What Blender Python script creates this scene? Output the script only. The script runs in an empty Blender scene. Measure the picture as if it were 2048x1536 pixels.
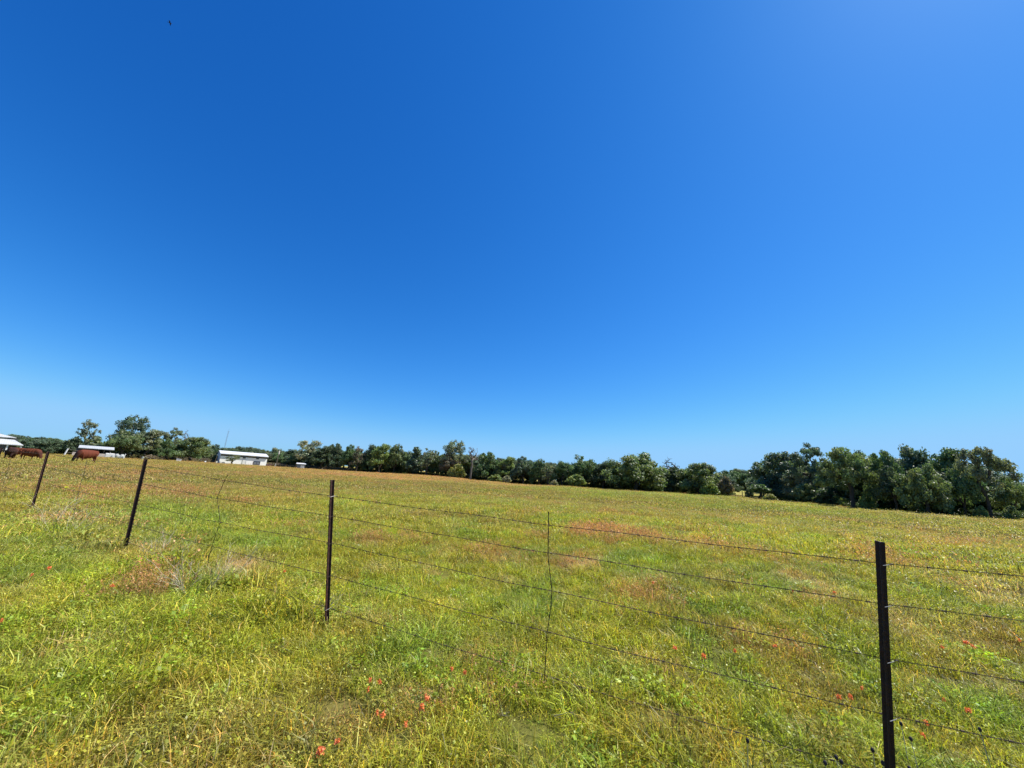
import bpy, bmesh, math, random
import numpy as np
from mathutils import Vector, Matrix
random.seed(7); RNG = np.random.default_rng(11)
scene = bpy.context.scene
ROOT = scene.collection
PI = math.pi; rad = math.radians

# ------------------------------------------------------------------ camera geometry
FPX = 744.0; HCAM = 1.5
ROLL = rad(3.66); PITCH = math.atan(190 * math.cos(ROLL) / FPX)
_f = np.array([0, math.cos(PITCH), math.sin(PITCH)])
_r0 = np.array([1.0, 0, 0]); _u0 = np.array([0, -math.sin(PITCH), math.cos(PITCH)])
CX = math.cos(ROLL) * _r0 + math.sin(ROLL) * _u0
CY = -math.sin(ROLL) * _r0 + math.cos(ROLL) * _u0

def ray(px, py):
    d = _f + CX * (px - 1024) / FPX + CY * (768 - py) / FPX
    return d / math.hypot(d[0], d[1])
def at(px, py, R):
    """the point seen at photo pixel (px,py), at horizontal range R metres"""
    return np.array([0, 0, HCAM]) + ray(px, py) * R
def project(p):
    q = np.asarray(p) - np.array([0, 0, HCAM])
    z = q @ _f
    return 1024 + FPX * (q @ CX) / z, 768 - FPX * (q @ CY) / z
def az_of(px, py):
    d = ray(px, py); return math.atan2(d[0], d[1])

# ------------------------------------------------------------------ terrain
TX = [0, 200, 262, 380, 440, 530, 600, 650, 700, 755, 850, 905, 950, 1048, 1200, 1270, 1340, 1395, 1460, 1517, 1565, 1640, 1708, 1803, 1850, 1940, 1985, 2048]
TY = [905, 914, 918, 923, 927, 932, 937, 940, 943, 946, 951, 955, 961, 970, 978, 982, 986, 990, 993, 998, 1003, 1009, 1018, 1023, 1028, 1036, 1038, 1041]
RX = [0, 200, 300, 420, 560, 650, 800, 950, 1100, 1270, 1400, 1500, 1600, 1720, 1800, 1900, 1990, 2048]
RR = [170, 170, 172, 205, 205, 195, 180, 165, 150, 140, 145, 150, 115, 98, 100, 92, 95, 95]
def line_y(x): return float(np.interp(x, TX, TY))
def line_r(x): return float(np.interp(x, RX, RR))
CTRL = []
for x, y in zip(TX, TY):
    R = line_r(x); p = at(x, y, R)
    CTRL.append((math.atan2(p[0], p[1]), R, p[2], 1.0))
    CTRL.append((math.atan2(p[0], p[1]), R * 0.86, p[2] * 0.93, .6))
    CTRL.append((math.atan2(p[0], p[1]), R * 1.45, p[2] + 1.6, .8))
    CTRL.append((math.atan2(p[0], p[1]), R * 3, p[2] + 4, 1))
CTRL.append((az_of(1482, 985), 235, 3.9, 2.0))
for az, R, z in ((-50, 14.3, .12), (-42.5, 8.1, .12), (-21.5, 4.27, .05), (41.5, 3.1, -.045), (60, 5.5, -.05), (-58, 24, .1), (0, 5, .02)):
    CTRL.append((rad(az), R, z, 1.5))
for az in range(-70, 71, 14):
    CTRL.append((rad(az), 38, .03, .8)); CTRL.append((rad(az), 2.0, 0.0, 1)); CTRL.append((rad(az), 75, 0.0, .5))
for az in range(90, 271, 30):
    for R in (2, 10, 60, 300, 1500): CTRL.append((rad(az), R, 0.0, 1))
_ca = np.array(CTRL)
_cp = np.stack([2.6 * np.sin(_ca[:, 0]), 2.6 * np.cos(_ca[:, 0]), np.log(_ca[:, 1])], 1)
def terrain(x, y):
    x = np.atleast_1d(np.asarray(x, float)); y = np.atleast_1d(np.asarray(y, float))
    R = np.maximum(np.hypot(x, y), 1.0)
    q = np.stack([2.6 * x / R, 2.6 * y / R, np.log(R)], -1)
    out = np.empty(len(x))
    for s in range(0, len(x), 20000):
        d2 = ((q[s:s + 20000, None, :] - _cp[None]) ** 2).sum(-1)
        w = _ca[:, 3] / (d2 + 0.0012) ** 1.6
        out[s:s + 20000] = (w * _ca[:, 2]).sum(1) / w.sum(1)
    return out
def tz(x, y): return float(terrain(x, y)[0])
def ground_hit(px, py):
    d = ray(px, py); R = HCAM / max(-d[2], .004)
    for _ in range(6):
        z = tz(d[0] * R, d[1] * R); R = (HCAM - z) / max(-d[2], .004); R = min(R, 260)
    return np.array([d[0] * R, d[1] * R, tz(d[0] * R, d[1] * R)])

# ------------------------------------------------------------------ noise
_perm = np.random.default_rng(3).random((256, 256))
def vnoise(x, y):
    xi = np.floor(x).astype(int); yi = np.floor(y).astype(int); fx = x - xi; fy = y - yi
    fx = fx * fx * (3 - 2 * fx); fy = fy * fy * (3 - 2 * fy)
    g = lambda a, b: _perm[a % 256, b % 256]
    return (g(xi, yi) * (1 - fx) + g(xi + 1, yi) * fx) * (1 - fy) + (g(xi, yi + 1) * (1 - fx) + g(xi + 1, yi + 1) * fx) * fy
def fbm(x, y, s, o=4, off=0.0):
    v = 0; a = .5; t = 0
    for k in range(o):
        v = v + a * vnoise(x / s + off + 17.3 * k, y / s - off + 9.1 * k); t += a; a *= .55; s *= .5
    return v / t
def sstep(a, b, v):
    t = np.clip((v - a) / (b - a), 0, 1); return t * t * (3 - 2 * t)

# patches of the pasture: world-space ellipses (polar axes); kinds: g lush green, y bright yellow-green, r red weeds, s pale straw, b brown
PATCH = []
def patch(px, py, rx, ry, kind, st=1.0):
    c = ground_hit(px, py); n = ground_hit(px, py + ry); f = ground_hit(px, py - ry); e = ground_hit(px + rx, py + rx * .064)
    R = math.hypot(c[0], c[1]); a = math.atan2(c[0], c[1])
    PATCH.append((a, math.log(R), max(abs(math.atan2(e[0], e[1]) - a), .01), max(abs(math.log(math.hypot(f[0], f[1]) / math.hypot(n[0], n[1]))) / 2, .04), kind, st))
for a in ((290, 1022, 75, 30, 'g', 1.4), (400, 1050, 90, 22, 'g', 1), (80, 1055, 75, 28, 'y', .9), (60, 1080, 70, 25, 'g', .9), (400, 1230, 120, 40, 'y', .6), (380, 1180, 50, 24, 'g', 1.2),
          (520, 1090, 70, 18, 'g', .6), (90, 1350, 130, 80, 'g', .6), (250, 1290, 110, 50, 'y', .7), (700, 1210, 80, 30, 'y', 1), (560, 1280, 60, 40, 'y', .7), (760, 1190, 60, 20, 'g', .6),
          (1060, 1210, 70, 25, 'g', 1), (900, 1250, 60, 25, 'y', .6), (1020, 1450, 60, 60, 'y', .8), (1220, 1200, 60, 30, 'y', .6), (1280, 1120, 60, 12, 'g', .8), (1140, 1060, 40, 10, 'y', .7),
          (1720, 1340, 60, 45, 'g', 1), (1560, 1170, 60, 25, 'g', .8), (1960, 1400, 70, 35, 'g', 1.3), (1900, 1215, 60, 18, 'g', .7), (1640, 1240, 55, 18, 'y', .8), (1960, 1125, 40, 8, 'g', .8),
          (1060, 1400, 90, 60, 'y', .4), (1180, 1360, 60, 30, 'g', .5), (860, 1180, 70, 25, 'y', .6), (1400, 990, 120, 4, 'g', 1.2), (1180, 984, 140, 5, 'g', 1.3), (1600, 1022, 160, 5, 'g', 1.1), (1560, 1010, 60, 3, 'y', .9),
          (560, 960, 90, 9, 'g', .5), (660, 975, 60, 6, 'g', .5), (1480, 1075, 160, 12, 'y', .6),
          (920, 957, 260, 4, 'r', 1.7), (720, 952, 110, 4, 'r', 1.5), (620, 958, 100, 5, 'r', 1.1), (560, 942, 90, 4, 'b', 1), (1190, 1062, 48, 9, 'r', 1.8), (1260, 1072, 60, 7, 'r', 1.1), (750, 1085, 30, 9, 'r', 1.3), (840, 1093, 26, 8, 'r', 1.2),
          (1000, 1115, 42, 10, 'r', 1.2), (1170, 1130, 45, 9, 's', 1.1), (1300, 1163, 50, 10, 's', .7), (1290, 1195, 45, 18, 'r', .9), (1740, 1108, 45, 10, 'r', 1.3), (1640, 1180, 60, 16, 's', 1.2), (1800, 1245, 50, 20, 's', .8),
          (2010, 1200, 50, 22, 's', 1.9), (1990, 1260, 55, 25, 'b', .9), (1480, 1270, 60, 30, 'b', .7), (1640, 1370, 55, 40, 'b', .9), (480, 1140, 42, 16, 's', 1.5), (300, 1165, 32, 22, 'r', 1.1), (130, 1040, 80, 14, 's', .9), (160, 1085, 60, 18, 'b', .7),
          (260, 1105, 60, 16, 's', .6), (330, 985, 60, 12, 'r', .6), (300, 1000, 60, 10, 'b', .6), (60, 945, 90, 8, 'b', .9), (230, 945, 90, 7, 'r', .8), (480, 1000, 70, 10, 'b', .5), (700, 1440, 90, 60, 'b', .4), (620, 1500, 90, 40, 's', .25),
          (300, 1420, 80, 50, 'b', .3), (330, 1500, 90, 30, 's', .35), (940, 1390, 45, 22, 'r', .8), (1340, 1450, 70, 40, 'b', .6), (1900, 1035, 60, 3, 's', .6), (1700, 1048, 200, 6, 'b', .5), (1900, 1085, 70, 9, 'r', .5),
          (1500, 996, 50, 2.5, 'r', .9), (1420, 1092, 110, 10, 'r', .5), (80, 1000, 70, 10, 'y', .4), (1020, 1480, 40, 40, 'b', .7), (900, 1040, 110, 10, 'b', .5), (1300, 1030, 120, 7, 'b', .5)):
    patch(*a)
COL = dict(base=(.305, .310, .037), g=(.180, .292, .040), y=(.340, .388, .034), r=(.390, .250, .105), s=(.400, .335, .175), b=(.275, .205, .068), far=(.250, .216, .048))
def field(x, y):
    """albedo and plant mix of the pasture at world x, y"""
    x = np.asarray(x, float); y = np.asarray(y, float)
    R = np.maximum(np.hypot(x, y), .5); a = np.arctan2(x, y); L = np.log(R)
    m = {k: np.zeros(len(x)) for k in 'gyrsb'}
    wob = (fbm(x, y, np.maximum(R * .10, .35), 3, 3.3) - .5) if np.isscalar(R) else (fbm(a * 14, L * 9, 1.0, 4, 3.3) - .5)
    for pa, pl, wa, wl, k, st in PATCH:
        q = ((a - pa) / wa) ** 2 + ((L - pl) / wl) ** 2
        m[k] += st * np.exp(-np.maximum(q * (1 + 2.6 * wob) + 1.7 * wob, 0) * .8)
    for k, s, lo, am, off in (('g', .9, .58, .8, 1), ('y', .7, .58, .7, 2), ('r', 1.3, .68, .55, 3), ('s', .6, .66, .6, 4), ('b', .8, .62, .5, 5)):
        m[k] += am * sstep(lo, lo + .14, fbm(x, y, s, 3, off * 7.7)) + .6 * am * sstep(.56, .72, fbm(x, y, 6.5, 3, off * 5.1)) * sstep(6, 25, R)
    far = sstep(5, 30, R); m['b'] += .45 * sstep(9, 30, R) * sstep(.5, -.35, a) ; m['r'] += .08 * sstep(9, 30, R) * sstep(.3, -.3, a)
    m['r'] += .03 * far; m['s'] += .05 * far
    for k in m: m[k] = np.clip(m[k], 0, 1.6)
    base = np.array(COL['base'])[None] * (1 - far[:, None]) + np.array(COL['far'])[None] * far[:, None]
    wsum = np.ones(len(x)); c = base.copy()
    for k in m:
        c += 1.3 * m[k][:, None] * np.array(COL[k])[None]; wsum += 1.3 * m[k]
    return c / wsum[:, None], m

# ------------------------------------------------------------------ helpers
def tag(o, label=None, cat=None, group=None, kind=None):
    if label: o['label'] = label
    if cat: o['category'] = cat
    if group: o['group'] = group
    if kind: o['kind'] = kind
    return o
def empty(name, loc, rz=0):
    o = bpy.data.objects.new(name, None); ROOT.objects.link(o)
    o.location = loc; o.rotation_euler = (0, 0, rz); o.empty_display_size = .2
    return o
def mesh_np(name, V, faces, mat=None, colors=None, smooth=False, cname='tone'):
    """faces: list of int arrays (n,k)"""
    me = bpy.data.meshes.new(name)
    V = np.asarray(V, np.float32); me.vertices.add(len(V)); me.vertices.foreach_set('co', V.ravel())
    faces = [np.asarray(f, np.int32) for f in faces if len(f)]
    loops = np.concatenate([f.ravel() for f in faces]); sizes = np.concatenate([np.full(len(f), f.shape[1]) for f in faces])
    me.loops.add(len(loops)); me.loops.foreach_set('vertex_index', loops)
    me.polygons.add(len(sizes)); st = np.concatenate([[0], np.cumsum(sizes)[:-1]]).astype(np.int32)
    me.polygons.foreach_set('loop_start', st)
    try: me.polygons.foreach_set('loop_total', sizes.astype(np.int32))
    except Exception: pass
    me.update(calc_edges=True); me.validate()
    if smooth: me.polygons.foreach_set('use_smooth', np.ones(len(sizes), bool))
    if colors is not None:
        at_ = me.color_attributes.new(cname, 'FLOAT_COLOR', 'POINT')
        c = np.ones((len(V), 4), np.float32); c[:, :3] = colors; at_.data.foreach_set('color', c.ravel())
    if mat: me.materials.append(mat)
    return me
def link(name, me, parent=None, loc=(0, 0, 0)):
    o = bpy.data.objects.new(name, me); ROOT.objects.link(o); o.parent = parent; o.location = loc; return o
class MB:
    """collects boxes, tubes and prisms into one mesh"""
    def __init__(s): s.v = []; s.f = []
    def add(s, vs, fs):
        n = len(s.v); s.v += [tuple(v) for v in vs]; s.f += [tuple(i + n for i in f) for f in fs]; return s
    def box(s, c, d, M=None):
        x, y, z = (q / 2 for q in d); P = [Vector((sx * x, sy * y, sz * z)) for sx in (-1, 1) for sy in (-1, 1) for sz in (-1, 1)]
        if M is not None: P = [M @ p for p in P]
        P = [p + Vector(c) for p in P]
        return s.add(P, [(0, 1, 3, 2), (4, 6, 7, 5), (0, 4, 5, 1), (2, 3, 7, 6), (0, 2, 6, 4), (1, 5, 7, 3)])
    def tube(s, pts, rs, n=6, cap=True):
        pts = [Vector(p) for p in pts]
        if not hasattr(rs, '__len__'): rs = [rs] * len(pts)
        ring = []; up = Vector((0, 0, 1)); prev = None
        for i, p in enumerate(pts):
            t = (pts[min(i + 1, len(pts) - 1)] - pts[max(i - 1, 0)]).normalized()
            if prev is None: a = t.cross(up if abs(t.z) < .9 else Vector((1, 0, 0))).normalized()
            else: a = (prev - t * prev.dot(t)); a = a.normalized() if a.length > 1e-6 else t.orthogonal().normalized()
            prev = a; b = t.cross(a)
            ring.append([p + (a * math.cos(2 * PI * k / n) + b * math.sin(2 * PI * k / n)) * rs[i] for k in range(n)])
        vs = [q for r in ring for q in r]; fs = []
        for i in range(len(pts) - 1):
            for k in range(n): fs.append((i * n + k, i * n + (k + 1) % n, (i + 1) * n + (k + 1) % n, (i + 1) * n + k))
        if cap: fs.append(tuple(range(n))[::-1]); fs.append(tuple((len(pts) - 1) * n + k for k in range(n)))
        return s.add(vs, fs)
    def ell(s, c, r, M=None, nu=10, nv=7):
        vs = []; fs = []
        for j in range(nv + 1):
            th = PI * j / nv
            for k in range(nu):
                p = Vector((r[0] * math.sin(th) * math.cos(2 * PI * k / nu), r[1] * math.sin(th) * math.sin(2 * PI * k / nu), r[2] * math.cos(th)))
                if M is not None: p = M @ p
                vs.append(p + Vector(c))
        for j in range(nv):
            for k in range(nu): fs.append((j * nu + k, (j + 1) * nu + k, (j + 1) * nu + (k + 1) % nu, j * nu + (k + 1) % nu))
        return s.add(vs, fs)
    def build(s, name, mat, parent=None, smooth=False, bevel=0):
        me = bpy.data.meshes.new(name); me.from_pydata(s.v, [], s.f); me.validate(); me.materials.append(mat)
        bm = bmesh.new(); bm.from_mesh(me); bmesh.ops.remove_doubles(bm, verts=bm.verts, dist=1e-5)
        bmesh.ops.recalc_face_normals(bm, faces=bm.faces); bm.to_mesh(me); bm.free()
        if smooth: me.polygons.foreach_set('use_smooth', np.ones(len(me.polygons), bool))
        o = link(name, me, parent)
        if bevel:
            b = o.modifiers.new('bevel', 'BEVEL'); b.width = bevel; b.segments = 2; b.limit_method = 'ANGLE'
        return o

# ------------------------------------------------------------------ materials
def new_mat(name):
    m = bpy.data.materials.new(name); m.use_nodes = True; nt = m.node_tree
    for n in list(nt.nodes): nt.nodes.remove(n)
    return m, nt, nt.nodes.new('ShaderNodeOutputMaterial')
def N(nt, t, **kw):
    n = nt.nodes.new(t)
    for k, v in kw.items():
        if k.startswith('i_'): n.inputs[k[2:].replace('_', ' ')].default_value = v
        else: setattr(n, k, v)
    return n
def basic(name, col, rough=.7, metal=0, var=.25, scale=4, bump=.0, col2=None, spec=.3):
    m, nt, out = new_mat(name)
    p = N(nt, 'ShaderNodeBsdfPrincipled'); p.inputs['Roughness'].default_value = rough; p.inputs['Metallic'].default_value = metal
    p.inputs['Specular IOR Level'].default_value = spec
    tc = N(nt, 'ShaderNodeTexCoord'); no = N(nt, 'ShaderNodeTexNoise'); no.inputs['Scale'].default_value = scale; no.inputs['Detail'].default_value = 6
    nt.links.new(tc.outputs['Object'], no.inputs['Vector'])
    r = N(nt, 'ShaderNodeValToRGB'); r.color_ramp.elements[0].position = .3; r.color_ramp.elements[1].position = .72
    c2 = col2 or tuple(c * (1 - var) for c in col)
    r.color_ramp.elements[0].color = (*c2, 1); r.color_ramp.elements[1].color = (*col, 1)
    nt.links.new(no.outputs['Fac'], r.inputs['Fac']); nt.links.new(r.outputs['Color'], p.inputs['Base Color'])
    if bump:
        b = N(nt, 'ShaderNodeBump'); b.inputs['Strength'].default_value = bump; b.inputs['Distance'].default_value = .02
        nt.links.new(no.outputs['Fac'], b.inputs['Height']); nt.links.new(b.outputs['Normal'], p.inputs['Normal'])
    nt.links.new(p.outputs['BSDF'], out.inputs['Surface'])
    return m
def corrugated(name, col, period=.3, var=.2, rough=.45, axis='X'):
    m = basic(name, col, rough, .0, var, .8); nt = m.node_tree
    p = [n for n in nt.nodes if n.type == 'BSDF_PRINCIPLED'][0]
    tc = N(nt, 'ShaderNodeTexCoord'); w = N(nt, 'ShaderNodeTexWave', bands_direction=axis); w.inputs['Scale'].default_value = 1 / period / 3.0
    b = N(nt, 'ShaderNodeBump'); b.inputs['Strength'].default_value = .5; b.inputs['Distance'].default_value = .03
    nt.links.new(tc.outputs['Object'], w.inputs['Vector']); nt.links.new(w.outputs['Fac'], b.inputs['Height']); nt.links.new(b.outputs['Normal'], p.inputs['Normal'])
    return m
def leafy(name, inst_attr, use_obj_color=False, trans=.35, rough=.5, spec=.35, fixed=None, gl=.06):
    m, nt, out = new_mat(name)
    if inst_attr:
        a = N(nt, 'ShaderNodeAttribute', attribute_type='INSTANCER', attribute_name=inst_attr); src = a.outputs['Color']
    elif use_obj_color:
        a = N(nt, 'ShaderNodeObjectInfo'); src = a.outputs['Color']
    else:
        a = N(nt, 'ShaderNodeRGB'); a.outputs[0].default_value = (*fixed, 1); src = a.outputs[0]
    t = N(nt, 'ShaderNodeAttribute', attribute_type='GEOMETRY', attribute_name='tone')
    mx = N(nt, 'ShaderNodeMix', data_type='RGBA', blend_type='MULTIPLY'); mx.inputs['Factor'].default_value = 1
    nt.links.new(src, mx.inputs[6]); nt.links.new(t.outputs['Color'], mx.inputs[7])
    d = N(nt, 'ShaderNodeBsdfPrincipled'); d.inputs['Roughness'].default_value = rough; d.inputs['Specular IOR Level'].default_value = spec
    tr = N(nt, 'ShaderNodeBsdfTranslucent'); ms = N(nt, 'ShaderNodeMixShader'); ms.inputs[0].default_value = trans
    hs = N(nt, 'ShaderNodeMix', data_type='RGBA', blend_type='MULTIPLY'); hs.inputs['Factor'].default_value = 1; hs.inputs[7].default_value = (1.25, 1.3, .7, 1)
    nt.links.new(mx.outputs[2], d.inputs['Base Color']); nt.links.new(mx.outputs[2], hs.inputs[6]); nt.links.new(hs.outputs[2], tr.inputs['Color'])
    nt.links.new(d.outputs['BSDF'], ms.inputs[1]); nt.links.new(tr.outputs['BSDF'], ms.inputs[2]); nt.links.new(ms.outputs[0], out.inputs['Surface'])
    return m
M = {}
M['grass'] = leafy('grass_blades', 'gcol', trans=.42, rough=.42, spec=.28)
M['foliage'] = leafy('tree_foliage', None, True, trans=.36, rough=.5, spec=.35)
M['foliage_far'] = leafy('woodland_foliage', 'gcol', trans=.25, rough=.55, spec=.3)
M['bark'] = basic('oak_bark', (.085, .07, .055), .95, 0, .5, 3, .6, spec=.1)
M['bark_pale'] = basic('weathered_bare_wood', (.19, .17, .15), .9, 0, .35, 4, .4, spec=.1)
M['post'] = basic('rusted_post_paint', (.055, .020, .013), .6, .1, .5, 34, .5, col2=(.022, .012, .010), spec=.3)
M['wire'] = basic('rusty_fence_wire', (.13, .085, .055), .6, .4, .5, 60, .1, spec=.3)
M['clip'] = basic('galvanised_clip_wire', (.42, .40, .37), .45, .6, .3, 60)
M['stay'] = basic('dark_stay_wire', (.05, .04, .032), .55, .4, .4, 60)
M['roof_grey'] = corrugated('weathered_roof_sheet', (.46, .47, .47), .35)
M['roof_white'] = corrugated('sheet_metal_roof', (.62, .63, .64), .35)
M['wall_white'] = corrugated('white_sheet_wall', (.90, .90, .88), .3, .05, .55)
M['trim_and_shadow'] = basic('dark_trim_and_eave_shadow', (.05, .05, .055), .6)  # window trim and fittings; also colours the painted shadow below the barn eave
M['glass'] = basic('dark_window_glass', (.02, .022, .026), .15, 0, .2, 2, spec=.8)
M['trim_white'] = basic('white_trim', (.7, .7, .69), .5, 0, .1)
M['door_white'] = basic('white_door_paint', (.74, .74, .72), .5, 0, .08)
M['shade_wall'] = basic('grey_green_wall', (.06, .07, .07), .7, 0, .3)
M['pen_wall'] = basic('pinkish_white_boards', (.55, .47, .42), .8, 0, .25, 1.5)
M['pole'] = basic('weathered_pole_wood', (.16, .13, .10), .9, 0, .3, 6)
M['white_thing'] = basic('white_plastic', (.72, .70, .66), .5, 0, .2, 2)
M['tarp'] = basic('grey_white_tarp', (.42, .43, .41), .6, 0, .5, 1.6, .6)
M['galv'] = basic('galvanised_steel', (.30, .33, .37), .5, .3, .2)
M['rust'] = basic('rusty_brown_steel', (.10, .05, .04), .8, .1, .5, 3, .4)
M['shed_grey'] = basic('grey_shed_sheet', (.16, .18, .21), .6, 0, .15)

# ground
def ground_material():
    m, nt, out = new_mat('pasture_soil_and_thatch')
    p = N(nt, 'ShaderNodeBsdfPrincipled'); p.inputs['Roughness'].default_value = .95; p.inputs['Specular IOR Level'].default_value = .05
    a = N(nt, 'ShaderNodeAttribute', attribute_type='GEOMETRY', attribute_name='tone')
    tc = N(nt, 'ShaderNodeTexCoord')
    n1 = N(nt, 'ShaderNodeTexNoise'); n1.inputs['Scale'].default_value = 2.2; n1.inputs['Detail'].default_value = 9; n1.inputs['Roughness'].default_value = .75
    nt.links.new(tc.outputs['Object'], n1.inputs['Vector'])
    r = N(nt, 'ShaderNodeValToRGB'); r.color_ramp.elements[0].position = .34; r.color_ramp.elements[1].position = .66
    r.color_ramp.elements[0].color = (.55, .55, .55, 1); r.color_ramp.elements[1].color = (1.35, 1.3, 1.2, 1)
    nt.links.new(n1.outputs['Fac'], r.inputs['Fac'])
    mx = N(nt, 'ShaderNodeMix', data_type='RGBA', blend_type='MULTIPLY'); mx.inputs['Factor'].default_value = 1
    nt.links.new(a.outputs['Color'], mx.inputs[6]); nt.links.new(r.outputs['Color'], mx.inputs[7]); nt.links.new(mx.outputs[2], p.inputs['Base Color'])
    n2 = N(nt, 'ShaderNodeTexNoise'); n2.inputs['Scale'].default_value = 14; n2.inputs['Detail'].default_value = 6
    nt.links.new(tc.outputs['Object'], n2.inputs['Vector'])
    b = N(nt, 'ShaderNodeBump'); b.inputs['Strength'].default_value = .8; b.inputs['Distance'].default_value = .05
    nt.links.new(n2.outputs['Fac'], b.inputs['Height']); nt.links.new(b.outputs['Normal'], p.inputs['Normal'])
    nt.links.new(p.outputs['BSDF'], out.inputs['Surface'])
    return m
def bump(x, y): return .03 * (fbm(x, y, 1.1, 3, 4) - .5) * sstep(1, 4, np.hypot(x, y))
def make_ground():
    # fine wedge ahead of the camera, coarse behind
    az = np.concatenate([np.linspace(-75, 75, 421), np.linspace(75, 285, 60)[1:-1]]) * PI / 180
    Rs = np.concatenate([[.6], np.exp(np.linspace(math.log(1.2), math.log(260), 300)), np.exp(np.linspace(math.log(270), math.log(2500), 24))])
    na, nr = len(az), len(Rs)
    A, Rg = np.meshgrid(az, Rs); x = (Rg * np.sin(A)).ravel(); y = (Rg * np.cos(A)).ravel()
    z = terrain(x, y) + bump(x, y)
    x = np.append(x, 0); y = np.append(y, 0); z = np.append(z, 0.0)
    i = np.arange(nr - 1)[:, None] * na; k = np.arange(na)[None]; k2 = (k + 1) % na
    F = np.stack([i + k, i + k2, i + na + k2, i + na + k], -1).reshape(-1, 4)
    c = nr * na; T = np.stack([np.full(na, c), np.arange(na), (np.arange(na) + 1) % na], 1)
    col, m = field(x, y)
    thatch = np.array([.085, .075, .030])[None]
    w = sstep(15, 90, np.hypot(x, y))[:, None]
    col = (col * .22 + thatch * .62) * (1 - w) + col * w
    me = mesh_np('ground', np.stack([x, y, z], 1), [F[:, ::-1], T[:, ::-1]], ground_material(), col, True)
    # make normals face up
    o = link('ground', me); 
    if me.polygons[100].normal.z < 0: me.flip_normals()
    tag(o, kind='structure', label='rolling pasture ground under the grass')
make_ground()

# ------------------------------------------------------------------ instancing of stuff through geometry nodes
def scatter(name, mats_meshes, pts, idx, rotz, tilt, scl, gcol, mat):
    col = bpy.data.collections.new(name + '_sources')
    for i, me in enumerate(mats_meshes):
        o = bpy.data.objects.new('%s_source_%02d' % (name, i), me); col.objects.link(o)
    me = bpy.data.meshes.new(name); n = len(pts); me.vertices.add(n)
    me.vertices.foreach_set('co', np.asarray(pts, np.float32).ravel())
    def attr(nm, ty, key, data):
        a = me.attributes.new(nm, ty, 'POINT'); a.data.foreach_set(key, np.ascontiguousarray(data).ravel())
    attr('idx', 'INT', 'value', np.asarray(idx, np.int32))
    attr('rot', 'FLOAT_VECTOR', 'vector', np.stack([tilt[:, 0], tilt[:, 1], rotz], 1).astype(np.float32))
    attr('scl', 'FLOAT_VECTOR', 'vector', np.asarray(scl, np.float32))
    c = np.ones((n, 4), np.float32); c[:, :3] = gcol; attr('gcol', 'FLOAT_COLOR', 'color', c)
    o = link(name, me)
    g = bpy.data.node_groups.new(name + '_nodes', 'GeometryNodeTree')
    g.interface.new_socket('Geometry', in_out='INPUT', socket_type='NodeSocketGeometry'); g.interface.new_socket('Geometry', in_out='OUTPUT', socket_type='NodeSocketGeometry')
    gi = g.nodes.new('NodeGroupInput'); go = g.nodes.new('NodeGroupOutput'); ip = g.nodes.new('GeometryNodeInstanceOnPoints')
    ci = g.nodes.new('GeometryNodeCollectionInfo'); ci.inputs['Collection'].default_value = col; ci.inputs['Separate Children'].default_value = True; ci.inputs['Reset Children'].default_value = True
    def na(nm, ty):
        q = g.nodes.new('GeometryNodeInputNamedAttribute'); q.data_type = ty; q.inputs['Name'].default_value = nm; return q.outputs['Attribute']
    g.links.new(gi.outputs[0], ip.inputs['Points']); g.links.new(ci.outputs[0], ip.inputs['Instance']); ip.inputs['Pick Instance'].default_value = True
    g.links.new(na('idx', 'INT'), ip.inputs['Instance Index']); g.links.new(na('rot', 'FLOAT_VECTOR'), ip.inputs['Rotation']); g.links.new(na('scl', 'FLOAT_VECTOR'), ip.inputs['Scale'])
    g.links.new(ip.outputs[0], go.inputs[0])
    md = o.modifiers.new('scatter', 'NODES'); md.node_group = g
    return o

# ------------------------------------------------------------------ grass clumps
def blades(n, rad_, h, w, lean, rng, curl=.5, straw=.12, bright=(.55, 1.5), hue=.25, zbase=0.0):
    a = rng.random(n) * 2 * PI; r = rad_ * np.sqrt(rng.random(n)); bx = r * np.cos(a); by = r * np.sin(a)
    H = h * (.45 + .75 * rng.random(n) ** 1.3); W = w * (.6 + .8 * rng.random(n)); d = rng.random(n) * 2 * PI
    ln = lean * (.2 + 1.1 * rng.random(n)); f = d + (rng.random(n) - .5) * 2.2 + PI / 2
    wx = np.cos(f) * W / 2; wy = np.sin(f) * W / 2; dx = np.cos(d); dy = np.sin(d)
    z0 = np.full(n, zbase - .012)
    mx = bx + dx * H * ln * .35; my = by + dy * H * ln * .35; mz = z0 + H * .6
    tx = bx + dx * H * ln * (1 + curl * .6); ty = by + dy * H * ln * (1 + curl * .6); tz_ = z0 + H * (1 - .35 * ln * curl)
    V = np.stack([np.stack([bx - wx, by - wy, z0], 1), np.stack([bx + wx, by + wy, z0], 1), np.stack([mx - wx * .85, my - wy * .85, mz], 1), np.stack([mx + wx * .85, my + wy * .85, mz], 1), np.stack([tx, ty, tz_], 1)], 1)
    i = np.arange(n)[:, None] * 5
    Q = i + np.array([[0, 1, 3, 2]]); T = i + np.array([[2, 3, 4]])
    b = bright[0] + (bright[1] - bright[0]) * rng.random(n); yel = 1 + hue * (rng.random(n) - .3)
    c = np.stack([b * yel, b, b * (.6 + .8 * rng.random(n))], 1)
    st = rng.random(n) < straw; c[st] = c[st] * np.array([2.0, 1.45, 2.2])
    C = np.repeat(c[:, None, :], 5, 1)
    return V.reshape(-1, 3), Q, T, C.reshape(-1, 3)
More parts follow.
